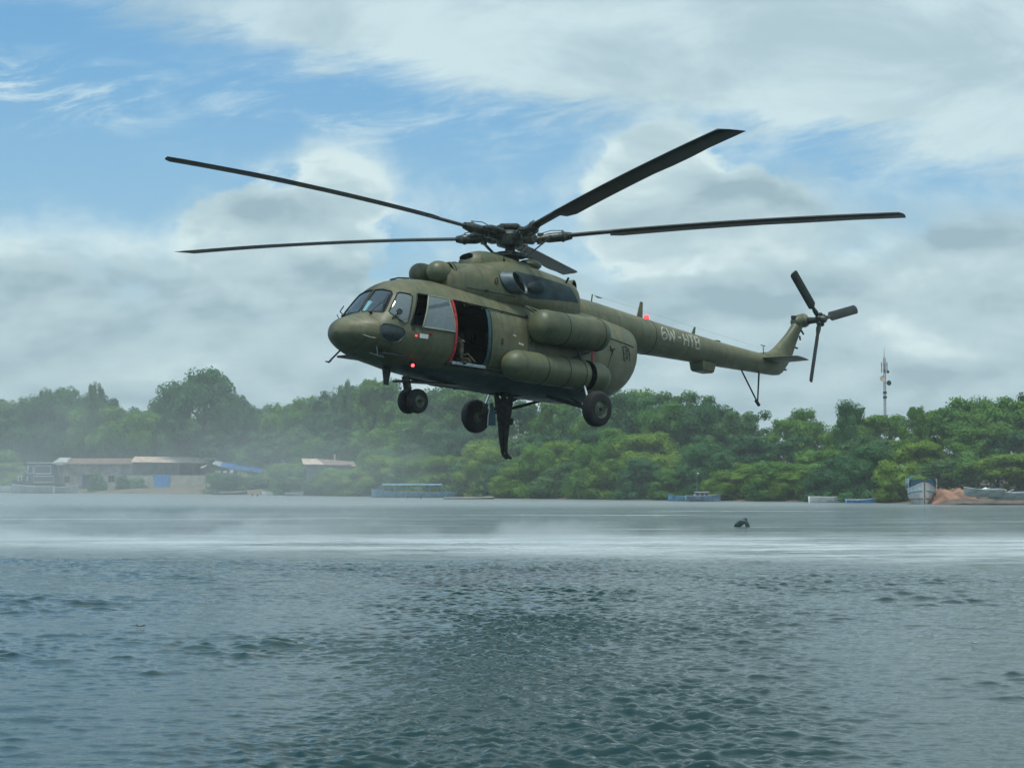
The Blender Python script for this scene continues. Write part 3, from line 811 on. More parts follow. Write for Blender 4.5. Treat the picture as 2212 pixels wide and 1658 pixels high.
# boom fittings: antennas, beacon, radar box, whip
t_ = NEW(); ring_sweep(t_, [[(-5.02, -.02, 3.10), (-5.02, .02, 3.10), (-5.24, .02, 3.09), (-5.24, -.02, 3.09)], [(-5.14, -.01, 3.56), (-5.14, .01, 3.56), (-5.24, .01, 3.56), (-5.24, -.01, 3.56)]]); bmesh.ops.recalc_face_normals(t_, faces=t_.faces); finish(t_, 'fin_antenna', M['olive_plain'], heli)
t_ = NEW(); ring_sweep(t_, [[(-7.40, -.02, 2.93), (-7.40, .02, 2.93), (-7.52, .02, 2.92), (-7.52, -.02, 2.92)], [(-7.50, -.01, 3.14), (-7.50, .01, 3.14), (-7.56, .01, 3.14), (-7.56, -.01, 3.14)]]); bmesh.ops.recalc_face_normals(t_, faces=t_.faces); finish(t_, 'fin_antenna', M['olive_plain'], heli)
t_ = NEW(); lathe(t_, [(0, .075), (.03, .085), (.10, .075), (.14, .04)], (-5.42, 0, 3.08), (0, 0, 1), 16); finish(t_, 'tail_beacon', M['redlamp_soft'], heli, 60)
t_ = NEW(); box(t_, (-8.55, 0, 2.84), (.20, .10, .07), bevel=.01); finish(t_, 'boom_fitting', M['dark'], heli)
t_ = NEW(); ring_sweep(t_, [[(-7.58, -.25, 2.20), (-7.58, .25, 2.20), (-8.28, .25, 2.17), (-8.28, -.25, 2.17)], [(-7.64, -.22, 1.90), (-7.64, .22, 1.90), (-8.20, .22, 1.87), (-8.20, -.22, 1.87)]]); bmesh.ops.bevel(t_, geom=list(t_.edges), offset=.035, segments=2, affect='EDGES'); bmesh.ops.recalc_face_normals(t_, faces=t_.faces); finish(t_, 'radar_box', M['olive_plain'], heli, 40)
t_ = NEW(); tube(t_, [(-3.15, 0, 3.27), (-3.18, 0, 3.50)], .018, 6); tube(t_, [(-3.30, -.02, 3.48), (-3.42, 0, 3.45), (-3.55, .03, 3.44)], [.008, .02, .006], 6); finish(t_, 'aerial_post', M['dark'], heli)
t_ = NEW(); tube(t_, [(-3.18, 0, 3.50), (-6.5, .0, 3.22), (-10.55, .12, 2.86)], .0018, 4); finish(t_, 'aerial_wire', M['dark'], heli)
t_ = NEW(); tube(t_, [(-10.60, .12, 2.72), (-10.52, .16, 2.90)], .012, 6); tube(t_, [(-10.62, .15, 2.93), (-10.40, .17, 2.94)], .014, 6); finish(t_, 'pitot_aft', M['dark'], heli)
# tail skid
t_ = NEW()
tube(t_, [(-9.72, .0, 2.13), (-10.50, 0, 1.28)], .024, 7); tube(t_, [(-10.36, .14, 2.16), (-10.52, 0, 1.28)], .020, 7); tube(t_, [(-10.70, -.10, 2.15), (-10.53, 0, 1.28)], .020, 7)
tube(t_, [(-10.44, 0, 1.31), (-10.60, 0, 1.18)], [.05, .05], 8)
finish(t_, 'tail_skid', M['dark'], heli)

# external fuel tanks
def capsule(bm, x0, x1, y, z, r, cl=.9, n=32):
    prof = []
    L_ = x0 - x1; c_ = r * cl
    for k in range(9):
        a = PI / 2 * k / 8; prof.append((c_ * (1 - math.cos(a)), max(.002, r * math.sin(a))))
    for k in range(1, 8): prof.append((c_ + (L_ - 2 * c_) * k / 8, r))
    for k in range(9):
        a = PI / 2 * (8 - k) / 8; prof.append((L_ - c_ * (1 - math.cos(a)), max(.002, r * math.sin(a))))
    lathe(bm, prof, (x0, y, z), (-1, 0, 0), n)
def straps(xs, y, z, r, parent):
    for x in xs:
        t_ = NEW(); loop_tube(t_, [(x, y + (r + .004) * math.cos(a), z + (r + .004) * math.sin(a)) for a in [2 * PI * k / 28 for k in range(28)]], .010, 5)
        finish(t_, 'strap', M['line'], parent, 60)
for s in (1, -1):
    t_ = NEW(); capsule(t_, .62, -2.02, s * 1.56, 2.12, .42, .75); u_ = finish(t_, 'upper_tank', M['tank'], heli, 60); straps((-.30, -1.62), s * 1.56, 2.12, .42, u_)
    t_ = NEW(); capsule(t_, 1.52, -2.20, s * 1.50, 1.05, .385, 1.15); l_ = finish(t_, 'lower_tank', M['tank'], heli, 60); straps((.32, -.45, -1.05), s * 1.50, 1.05, .385, l_)
    t_ = NEW(); lathe(t_, [(0, .391), (.20, .391)], (-1.22, s * 1.5, 1.05), (-1, 0, 0), 32, cap=False); finish(t_, 'tank_recess', M['black'], l_, 60)
    for q in ((.4, s * 1.24, 1.25), (-1.4, s * 1.24, 1.25), (.1, s * 1.24, 2.0), (-1.5, s * 1.24, 2.0)):
        t_ = NEW(); box(t_, q, (.12, .3, .2)); finish(t_, 'tank_bracket', M['dark'], heli)
    t_ = NEW(); tube(t_, [(-.95, s * 1.55, 1.75), (-1.18, s * 1.58, 1.36)], .04, 8); tube(t_, [(-1.62, s * 1.40, 1.68), (-.80, s * 1.45, 1.40)], .025, 8); finish(t_, 'tank_strut', M['dark'], heli, 60)
    t_ = NEW(); tube(t_, [(-1.50, s * 1.62, 1.76), (-1.50, s * 1.62, 1.42)], .026, 6); finish(t_, 'red_streamer', M['red'], heli, 60)
    t_ = NEW(); tube(t_, [(.55, s * 1.15, 2.62), (.18, s * 1.30, 2.42)], .03, 6); tube(t_, [(.55, s * 1.15, 2.62), (-.6, s * 1.18, 2.48)], .03, 6); finish(t_, 'tank_brace', M['olive_plain'], heli, 60)

# landing gear
def wheel(bm_t, c, axis, r, wdt, rim):
    lathe(bm_t, [(-wdt / 2, rim), (-wdt / 2, r * .78), (-wdt * .46, r * .90), (-wdt * .33, r * .975), (-wdt * .12, r), (wdt * .12, r), (wdt * .33, r * .975), (wdt * .46, r * .90), (wdt / 2, r * .78), (wdt / 2, rim)], c, axis, 36, cap=False)
def add_wheel(c, axis, r, wdt, parent_name='main_wheel'):
    ax = Vector(axis).normalized(); rim = r * .52
    t_ = NEW(); lathe(t_, [(-wdt * .30, .02), (-wdt * .42, rim * .5), (-wdt * .30, rim * .8), (-wdt * .48, rim), (-wdt * .5, rim * 1.06), (wdt * .5, rim * 1.06), (wdt * .48, rim), (wdt * .28, rim * .8), (wdt * .36, rim * .5), (wdt * .40, rim * .2), (wdt * .42, .02)], c, ax, 30)
    rm = finish(t_, parent_name, M['rim'], heli, 35)
    t_ = NEW(); wheel(t_, c, ax, r, wdt, rim); finish(t_, 'tyre', M['rubber'], rm, 50)
    t_ = NEW(); lathe(t_, [(0, .05), (.05, .045), (.06, .02)], Vector(c) + ax * wdt * .38, ax, 12); finish(t_, 'hub_cap', M['dark'], rm, 50)
for s in (1, -1):
    c = Vector((-1.04, s * 2.26, .14)) if s == 1 else Vector((-1.08, -2.16, .10))
    add_wheel(c, (0, s, -.06), .45, .30)
    t_ = NEW(); tube(t_, [c - Vector((0, s * .22, 0)), (-1.0, s * .55, .52)], .055, 8); tube(t_, [c - Vector((0, s * .30, 0)), (-1.95, s * .50, .55)], .04, 8); finish(t_, 'axle_brace', M['dark'], heli, 60)
    top = Vector((-1.18, s * 1.45, 1.25)); bot = c + Vector((.0, -s * .24, .06))
    t_ = NEW(); tube(t_, [top, top.lerp(bot, .45)], .062, 10); oleo = finish(t_, 'shock_strut', M['dark'], heli, 60)
    t_ = NEW(); tube(t_, [top.lerp(bot, .42), top.lerp(bot, .78)], .040, 10); finish(t_, 'piston', M['chrome'], oleo, 60)
    t_ = NEW(); tube(t_, [top.lerp(bot, .76), bot], .055, 8); box(t_, top.lerp(bot, .8), (.10, .12, .10)); finish(t_, 'strut_fork', M['hub'], oleo, 40)
nose = Vector((3.20, .06, .02))
for s in (1, -1): add_wheel(nose + Vector((0, s * .17, 0)), (0, s, 0), .30, .19, 'nose_wheel')
t_ = NEW(); tube(t_, [(3.42, 0, .62), (3.36, .02, .34), (3.30, .03, .30)], [.10, .10, .085], 12); tube(t_, [(3.30, .03, .32), nose], [.05, .05], 8); tube(t_, [nose - Vector((0, .2, 0)), nose + Vector((0, .2, 0))], .045, 8)
box(t_, (3.42, .02, .25), (.16, .14, .08), (0, .6, 0)); tube(t_, [(3.50, .03, .22), (3.20, .05, .10)], .03, 6); finish(t_, 'nose_strut', M['hub'], heli, 45)
t_ = NEW(); box(t_, (2.2, 0, .555), (3.0, .34, .05), (0, R_(3.3), 0), .015); finish(t_, 'keel_fairing', M['dark'], heli)
t_ = NEW(); tube(t_, [(2.9, -.62, .72), (2.4, -.80, .68), (1.6, -.86, .64)], .05, 6); finish(t_, 'belly_rail', M['dark'], heli)
t_ = NEW(); box(t_, (-2.1, 0, .50), (.5, .5, .06), bevel=.02); finish(t_, 'belly_hatch', M['dark'], heli)

# rotor head
HUB = Vector((0, -.01, 4.53)); MT = R_(-.817)
RM = Euler((0, MT, 0)).to_matrix()
def rp(r, a, z=0.0): return HUB + RM @ Vector((r * math.cos(a), r * math.sin(a), z))
t_ = NEW(); lathe(t_, [(0, .30), (.12, .24), (.25, .14), (.62, .12)], (0, 0, 3.86), (0, 0, 1), 20); finish(t_, 'rotor_mast', M['hub'], heli, 40)
t_ = NEW(); lathe(t_, [(0, .22), (.02, .40), (.10, .42), (.13, .36), (.16, .22)], (0, 0, 4.02), (0, 0, 1), 24); box(t_, (.45, .0, 4.06), (.30, .08, .06)); box(t_, (-.38, .25, 4.08), (.3, .08, .06), (0, 0, 2.6)); swp = finish(t_, 'swashplate', M['hub'], heli, 40)
t_ = NEW(); tube(t_, [(.42, .18, 4.02), (.62, .42, 3.84)], .03, 6); tube(t_, [(.42, -.18, 4.02), (.70, -.32, 3.88)], .03, 6); tube(t_, [(.30, .30, 4.05), (.95, .10, 3.98)], .025, 6); finish(t_, 'control_rod', M['dark'], swp)
t_ = NEW(); lathe(t_, [(-.24, .20), (-.20, .34), (-.08, .38), (.08, .38), (.16, .32), (.20, .22), (.22, .15)], HUB, RM @ Vector((0, 0, 1)), 24); hubo = finish(t_, 'rotor_hub', M['hub'], heli, 35)
t_ = NEW(); box(t_, HUB + Vector((0.02, 0, .31)), (.34, .52, .14), (0, 0, .5), .05); lathe(t_, [(0, .12), (.12, .12)], HUB + Vector((0, 0, .18)), (0, 0, 1), 14); finish(t_, 'hub_reservoir', M['hub'], hubo, 40)
AZ0 = R_(70.08)
CONE = {0: (4.21, 0, 'C'), 1: (.27, 0, 'A'), 2: (.60, 0, 'B'), 3: (5.60, 0, 'E'), 4: (8.09, 0, 'D')}
CONEK = {0: 4.21, 1: .27, 2: .60, 3: 5.60, 4: 8.09}
PITCH = {0: 7, 1: 7, 2: 8, 3: 12, 4: 8}
BEND = {0: .10, 1: .14, 2: .10, 3: 0.0, 4: .10}
for k in range(5):
    a = AZ0 - R_(72) * k; cn_ = R_(CONEK[k])
    rd = Vector((math.cos(a), math.sin(a), 0)); td = Vector((math.sin(a), -math.cos(a), 0))    # td: towards the leading edge (clockwise rotor)
    def bp(r, c, h): # radial, chordwise (+ leading), up
        fl = math.tan(cn_) * max(0, r - .6) + BEND[k] * 4 * (r / 10.65) * (1 - r / 10.65)
        return HUB + RM @ (rd * r + td * c + Vector((0, 0, fl + h)))
    # grip with hinges, damper and pitch horn
    t_ = NEW()
    box_R = Matrix((rd, td, Vector((0, 0, 1)))).transposed()
    box(t_, bp(.50, 0, 0), (.26, .22, .24), RM @ box_R, .03)
    tube(t_, [bp(.60, -.16, 0), bp(.60, .16, 0)], .09, 12); tube(t_, [bp(.78, 0, -.14), bp(.78, 0, .14)], .085, 12)
    tube(t_, [bp(.62, 0, 0), bp(.9, 0, 0), bp(1.0, 0, 0), bp(1.32, 0, 0), bp(1.36, 0, 0), bp(1.46, 0, 0)], [.08, .10, .125, .125, .15, .11], 14)
    tube(t_, [bp(1.44, 0, 0), bp(1.60, 0, 0)], [.12, .09], 12)
    grip = finish(t_, 'blade_grip', M['hub'], heli, 35)
    t_ = NEW(); tube(t_, [bp(.42, -.22, .06), bp(.60, -.27, .06), bp(.95, -.26, .05), bp(1.15, -.20, .04)], [.05, .085, .085, .035], 10); box(t_, bp(.62, -.27, .14), (.15, .13, .10), RM @ box_R, .03); finish(t_, 'damper', M['hub'], grip, 35)
    t_ = NEW(); tube(t_, [bp(1.05, 0, 0), bp(1.02, .26, -.02)], .035, 8); tube(t_, [bp(1.02, .26, -.02)] + [HUB + RM @ (rd * .42 + td * .10 + Vector((0, 0, -.46)))], .020, 6); finish(t_, 'pitch_link', M['dark'], grip, 40)
    t_ = NEW(); tube(t_, [bp(.75, -.08, .14), bp(1.05, -.05, .20), bp(1.38, 0, .16)], .012, 5); finish(t_, 'hose', M['line'], grip)
    # blade
    t_ = NEW(); rings = []
    pit = R_(PITCH[k])
    secs = []
    for r in [1.5, 1.7, 2.2, 2.62, 2.66, 3.0, 3.6, 4.4, 5.2, 6.0, 6.8, 7.6, 8.4, 9.2, 9.9, 10.30, 10.42, 10.52, 10.60, 10.65]:
        if r < 2.64: le, te, th = .12, -.12, .055
        elif r <= 10.30: le, te, th = .14, -.38, .055
        else:
            u = (r - 10.30) / .35; le = .14 - .50 * u ** 2.2 if k != 9 else .14; te = -.38; th = .034 * (1 - u * .8)
        if r == 2.66: te = -.28
        if 7.2 < r < 8.6: te -= .035
        secs.append((r, le, te, th))
    for r, le, te, th in secs:
        tw = pit - R_(4) * (r - 3) / 8
        ring = []
        for cc, hh in ((0, 0), (.06, .75), (.25, 1), (.6, .65), (1, .06), (1, -.06), (.6, -.45), (.25, -.7), (.06, -.5)):
            c = le + (te - le) * cc; h = th * hh
            ring.append(bp(r, c * math.cos(tw) - h * math.sin(tw), c * math.sin(tw) + h * math.cos(tw)))
        rings.append(ring)
    ring_sweep(t_, rings); bmesh.ops.recalc_face_normals(t_, faces=t_.faces)
    finish(t_, 'rotor_blade', M['blade'], heli, 40)
# tail rotor
TH = Vector((-12.62, .66, 3.94))
t_ = NEW(); lathe(t_, [(-.10, .10), (-.06, .17), (.06, .17), (.10, .12), (.22, .08)], TH, (0, 1, 0), 18)
for k in range(6):
    a = R_(60 * k + 12); ellipsoid(t_, TH + Vector((.16 * math.cos(a), .05, .16 * math.sin(a))), (.06, .08, .06), 8)
thb = finish(t_, 'tail_rotor_hub', M['hub'], heli, 40)
for ang, r_end, tip in ((41.5, 1.86, 18), (163.5, 1.98, 20), (281.5, 1.96, 20)):
    a = R_(ang); rd = Vector((math.cos(a), 0, math.sin(a))); td = Vector((-math.sin(a), 0, math.cos(a)))
    pt = R_(tip) if ang < 200 else R_(16)
    t_ = NEW(); tube(t_, [TH + rd * .12, TH + rd * .30, TH + rd * .42, TH + rd * .52], [.06, .075, .06, .04], 10); tb = finish(t_, 'tail_blade_grip', M['hub'], heli, 40)
    t_ = NEW(); rings = []
    for r, hw in ((.46, .05), (.53, .13), (.56, .145), (r_end - .08, .145), (r_end - .02, .13), (r_end, .10)):
        ring = []
        for cc, hh in ((-1, 0), (-.6, .025), (0, .03), (.6, .02), (1, 0), (.6, -.02), (0, -.03), (-.6, -.025)):
            c = hw * cc
            ring.append(TH + rd * r + td * (c * math.cos(pt) - hh * math.sin(pt)) + Vector((0, 1, 0)) * (c * math.sin(pt) + hh * math.cos(pt)))
        rings.append(ring)
    ring_sweep(t_, rings); bmesh.ops.recalc_face_normals(t_, faces=t_.faces)
    finish(t_, 'tail_rotor_blade', M['blade'], heli, 40)
# ------------------------------------------------------------------ placing by distance along the river
F_ = 4120.5
def on_ray(u, dist, z=0.0):
    return Vector(((u - 1106) / F_ * dist, dist, z))
def height_at(v, dist):      # world height seen at picture row v
    return CAM_H + (1032 - v) * dist / F_
SHX = [-420, -250, -92, -39, 0, 21, 50, 85, 130, 200]
SHY = [640, 490, 346, 296, 243, 222, 185, 140, 85, 0]
SH = [Vector((x, y, 0)) for x, y in zip(SHX, SHY)]
SL = [0]
for a, b in zip(SH[:-1], SH[1:]): SL.append(SL[-1] + (b - a).length)
fsx, fsy = cr(SL, SHX), cr(SL, SHY)
def shore(s, d):
    x, y = fsx(s), fsy(s); e = 0.5
    t = Vector((fsx(s + e) - fsx(s - e), fsy(s + e) - fsy(s - e), 0)).normalized()
    n = Vector((-t.y, t.x, 0))
    return Vector((x, y, 0)) + n * d
_su = []
for s in np.arange(0, SL[-1], 1.0):
    p = shore(s, 0)
    if p.y > 20: _su.append((1106 + p.x / p.y * F_, s))
_su.sort()
def s_of_u(u): return float(np.interp(u, [a for a, b in _su], [b for a, b in _su]))
def shore_dist(u): return shore(s_of_u(u), 0).y
def ground_z(d):
    return float(np.interp(d, [-12, -2, 0, 1.5, 6, 30, 80, 400], [-1.5, -.35, -.02, .35, .8, 1.8, 3.0, 6.0]))

# ------------------------------------------------------------------ water
rng = np.random.default_rng(7)
def wave_field(x, y):
    x = x.astype(np.float32); y = y.astype(np.float32)
    z = np.zeros_like(x); dist = np.hypot(x, y); zb = np.zeros_like(x)
    r2 = np.random.default_rng(3)
    for i in range(120):
        lam = 0.065 * (18.0 ** r2.random())
        th_ = R_(96) + r2.normal() * (0.42 if lam > .9 else 0.70)
        k = 2 * PI / lam; ph = r2.random() * 2 * PI
        amp = 0.0017 * lam
        fade = np.clip((lam * 300 - dist) / (lam * 120), 0, 1)
        c_ = np.sin(k * (x * math.cos(th_) + y * math.sin(th_)) + ph)
        # sharpened crests
        z += amp * fade * (c_ + 0.35 * (c_ * c_ - .5) * 1.0)
        if .14 < lam < .6: zb += lam ** .5 * c_
    # chop kicked up by the rotor wash: patchy
    for i in range(70):
        lam = 0.065 * (6.5 ** r2.random()); th_ = R_(90) + r2.normal() * .9
        k = 2 * PI / lam; ph = r2.random() * 2 * PI
        fade = np.clip((lam * 300 - dist) / (lam * 120), 0, 1)
        m_ = np.exp(-((x - .02 * y) / (1.6 + .075 * y)) ** 2) + .75 * np.exp(-((y - (53 - .42 * x) - 2.5 * np.sin(x * .7)) / 3.5) ** 2)
        z += 0.0098 * lam * fade * (0.07 + 1.2 * m_) * np.sin(k * (x * math.cos(th_) + y * math.sin(th_)) + ph)
    # longer irregular chop that comes in gust patches
    zc = np.zeros_like(x); gu = np.zeros_like(x)
    for i in range(60):
        lam = 0.35 * (4.5 ** r2.random()); th_ = R_(92) + r2.normal() * .55; k = 2 * PI / lam
        zc += (lam ** 1.0 * np.sin(k * (x * math.cos(th_) + y * math.sin(th_)) + r2.random() * 6.28)).astype(np.float32)
    for i in range(14):
        lam = 3.0 * (4.0 ** r2.random()); th_ = r2.random() * 6.28; k = 2 * PI / lam
        gu += np.sin(k * (x * math.cos(th_) + .45 * y * math.sin(th_)) + r2.random() * 6.28)
    gu = np.clip(.55 + .5 * gu / gu.std(), .08, 1.55)
    z = z * (.62 + .38 * gu); zc /= zc.std()
    z += (.0115 * gu * (zc + .30 * zc * zc) * np.clip(1 - dist / 170, 0, 1)).astype(np.float32)
    # sparse steep wavelets
    zb /= zb.std(); z += 0.0105 * gu * np.clip(zb - 1.15, 0, 2) * np.clip(1 - dist / 90, 0, 1)
    return z
def build_water():
    n1, n2, nx = 1080, 170, 720
    ny = n1 + n2
    ys = np.concatenate([14.0 * (62 / 14.0) ** np.linspace(0, 1, n1), 62 * (560 / 62.) ** np.linspace(0, 1, n2 + 1)[1:]])
    tx = np.linspace(-1, 1, nx)
    Y = np.repeat(ys[:, None], nx, 1); X = tx[None, :] * (3.0 + 0.36 * Y)
    Z = wave_field(X, Y).astype(np.float64)
    dx_ = np.gradient(X, axis=1); dy_ = np.gradient(ys)[:, None]
    for _ in range(4):          # waves steeper than this would break: round them off
        S_ = np.hypot(np.gradient(Z, axis=1) / dx_, np.gradient(Z, axis=0) / dy_)
        k_ = np.clip((S_ - .60) / .30, 0, 1)
        for ax in (0, 1): k_ = np.maximum(k_, np.maximum(np.roll(k_, 1, ax), np.roll(k_, -1, ax)))
        B_ = (np.roll(Z, 1, 0) + np.roll(Z, -1, 0) + np.roll(Z, 1, 1) + np.roll(Z, -1, 1) + np.roll(Z, 2, 0) + np.roll(Z, -2, 0) + np.roll(Z, 2, 1) + np.roll(Z, -2, 1) + Z) / 9
        Z = Z * (1 - k_) + B_ * k_
    edge_ = np.clip((1 - np.abs(tx)) / .03, 0, 1)[None, :] * np.clip((ys - 14.0) / .8, 0, 1)[:, None] * np.clip((560 - ys) / 100, 0, 1)[:, None]
    Z = Z * edge_
    co = np.stack([X, Y, Z], -1).reshape(-1, 3)
    idx = np.arange(ny * nx).reshape(ny, nx)
    q = np.stack([idx[:-1, :-1], idx[:-1, 1:], idx[1:, 1:], idx[1:, :-1]], -1).reshape(-1, 4)
    # flat skirt out to the horizon and behind the camera
    n0 = len(co); B = 1500.0
    sk = np.array([(-B, -B, 0), (B, -B, 0), (B, B, 0), (-B, B, 0)], float)
    co = np.vstack([co, sk])
    bl, br, tl, tr = idx[0, 0], idx[0, -1], idx[-1, 0], idx[-1, -1]
    me = bpy.data.meshes.new('water')
    faces = [tuple(map(int, f)) for f in q]
    faces += [tuple([n0, n0 + 1, int(br)] + [int(i) for i in idx[0, ::-1][1:]])]
    faces += [tuple([n0 + 1, n0 + 2, int(tr)] + [int(i) for i in idx[::-1, -1][1:]])]
    faces += [tuple([n0 + 2, n0 + 3, int(tl)] + [int(i) for i in idx[-1, :][1:]])]
    faces += [tuple([n0 + 3, n0, int(bl)] + [int(i) for i in idx[1:, 0]])]
    me.from_pydata(co.tolist(), [], faces)
    me.polygons.foreach_set('use_smooth', [True] * len(me.polygons))
    m, t, b = mat('river_water')
    P = t.new('ShaderNodeNewGeometry').outputs['Position']
    x, y, z = t.xyz(P)
    dist = t.vm('LENGTH', P)
    # foam and blown spray, plus painted sky sheen, on the surface, in long streaks across the wind
    st1 = t.noise(t.comb(t.m('MULTIPLY', x, .10), t.m('MULTIPLY', y, .26), 0.0), 1.0, 8.0, 0.62, 0.4)
    st2 = t.noise(t.comb(t.m('MULTIPLY', x, .5), t.m('MULTIPLY', y, 1.6), 3.0), 1.0, 6.0, 0.65, 0.3)
    front = t.m('ADD', t.m('ADD', 60.0, t.m('MULTIPLY', x, -.40)), t.m('MULTIPLY', t.m('SUBTRACT', st1, .5), 26.0))
    band = t.m('MULTIPLY', t.ss(t.m('SUBTRACT', y, front), -6.0, 12.0), t.ss(t.m('ADD', y, t.m('MULTIPLY', t.m('SUBTRACT', st2, .5), 30.0)), 74.0, 96.0, 1.0, 0.16))
    foam_sheen = t.m('MULTIPLY', band, t.ss(t.m('ADD', t.m('MULTIPLY', st1, .7), t.m('MULTIPLY', st2, .45)), .40, .72, 0.02, 0.85))
    far_sheen = t.m('MULTIPLY', t.ss(y, 140.0, 200.0), 0.34)  # pale sky reflection near the far shore, painted into the colour
    rip = t.ss(t.noise(t.comb(t.m('MULTIPLY', x, .03), t.m('MULTIPLY', y, .16), 9.0), 1.0, 7.0, 0.7), .50, .70, 0.0, .50)
    foam_sheen = t.m('MAXIMUM', foam_sheen, t.m('MAXIMUM', far_sheen, t.m('MULTIPLY', rip, t.m('MULTIPLY', t.ss(y, 70., 100.), t.ss(y, 190., 150.)))), clamp=True)
    t.put(b.inputs['Base Color'], t.mix(foam_sheen, (.008, .034, .035), (.64, .71, .72)))
    t.put(b.inputs['Roughness'], t.m('ADD', t.ss(dist, 15.0, 160.0, 0.0, 0.14), t.m('MULTIPLY', foam_sheen, .4)))
    b.inputs['IOR'].default_value = 1.333
    # fine ripples finer than the mesh can hold, getting broader with distance
    wv = t.vm('MULTIPLY', P, (1.0, 1.7, 1.0))
    f1 = t.noise(wv, 14.0, 4.0, 0.6, 0.3); f2 = t.noise(wv, 2.3, 5.0, 0.6, 0.5); f3 = t.noise(wv, .55, 6.0, 0.62, 0.5)
    h = t.m('ADD', t.m('MULTIPLY', f1, t.ss(dist, 14.0, 60.0, .0065, .004)), t.m('MULTIPLY', f2, t.ss(dist, 18.0, 60.0, .006, .04)))
    h = t.m('ADD', h, t.m('MULTIPLY', f3, t.ss(dist, 20.0, 90.0, 0.0, .30)))
    bp = t.new('ShaderNodeBump'); bp.inputs['Strength'].default_value = 1.0; bp.inputs['Distance'].default_value = 1.0
    t.put(bp.inputs['Height'], h); t.l.new(bp.outputs[0], b.inputs['Normal'])
    me.materials.append(m)
    o = bpy.data.objects.new('water', me); COL.objects.link(o); o['kind'] = 'structure'
build_water()

# ------------------------------------------------------------------ far bank
def build_ground():
    bm = NEW()
    ss_ = np.arange(0, SL[-1], 6.0); ds = [-12, -6, -2, -.6, 0, .6, 1.5, 3, 6, 10, 16, 25, 40, 60, 90, 150, 250, 500]
    rows = []
    for s in ss_:
        r = []
        for d in ds:
            j = mnoise.noise(Vector((s * .11, d * .2, 0))) * (1.2 if abs(d) < 7 else 3)
            p = shore(s, d + j * .5); p.z = ground_z(d) + mnoise.noise(Vector((s * .2, d * .3, 5))) * (.12 if d > 0.5 else 0.02)
            r.append(bm.verts.new(p))
        rows.append(r)
    for a, b in zip(rows[:-1], rows[1:]):
        for i in range(len(ds) - 1):
            bm.faces.new((a[i], a[i + 1], b[i + 1], b[i]))
    bmesh.ops.recalc_face_normals(bm, faces=bm.faces)
    m, t, b = mat('bank_soil')
    P = t.new('ShaderNodeNewGeometry').outputs['Position']
    n = t.noise(P, .35, 8.0, .65); n2 = t.noise(P, 1.8, 6.0, .6)
    c = t.mix(t.ss(n, .4, .6), (.13, .105, .075), (.20, .155, .11))
    c = t.mix(t.ss(n2, .50, .66), c, (.06, .085, .035))
    t.put(b.inputs['Base Color'], c); b.inputs['Roughness'].default_value = .95
    o = finish(bm, 'ground', m, None, 60); o['kind'] = 'structure'
build_ground()

# ------------------------------------------------------------------ trees
def leaf_mat(name, lo, hi):
    m, t, b = mat(name)
    P = t.new('ShaderNodeNewGeometry').outputs['Position']
    ri = t.new('ShaderNodeObjectInfo').outputs['Random']
    n = t.noise(P, .45, 4.0, .6); n2 = t.noise(P, 2.6, 3.0, .6)
    f = t.m('ADD', t.m('MULTIPLY', ri, .45), t.m('ADD', t.m('MULTIPLY', t.m('SUBTRACT', n, .5), 1.3), t.m('MULTIPLY', t.m('SUBTRACT', n2, .5), .9)), clamp=False)
    f = t.m('ADD', f, .12, clamp=True)
    c = t.mix(f, lo, hi)
    t.put(b.inputs['Base Color'], c); b.inputs['Roughness'].default_value = .6
    b.inputs['Specular IOR Level'].default_value = .25
    tl = t.new('ShaderNodeBsdfTranslucent'); t.put(tl.inputs[0], c)
    mx = t.new('ShaderNodeMixShader'); mx.inputs[0].default_value = .38
    o = t.n.get('Material Output'); t.l.new(b.outputs[0], mx.inputs[1]); t.l.new(tl.outputs[0], mx.inputs[2]); t.l.new(mx.outputs[0], o.inputs[0])
    return m
L_GREEN = leaf_mat('leaf_green', (.062, .185, .030), (.175, .330, .044))
L_DARK = leaf_mat('leaf_dark', (.028, .115, .044), (.075, .205, .060))
L_OLIVE = leaf_mat('leaf_yellow_green', (.110, .225, .022), (.240, .360, .040))
L_GREY = leaf_mat('leaf_grey_green', (.065, .165, .055), (.140, .260, .085))
BARK = plain('bark', (.10, .085, .065), .9, var=.3, scale=4)

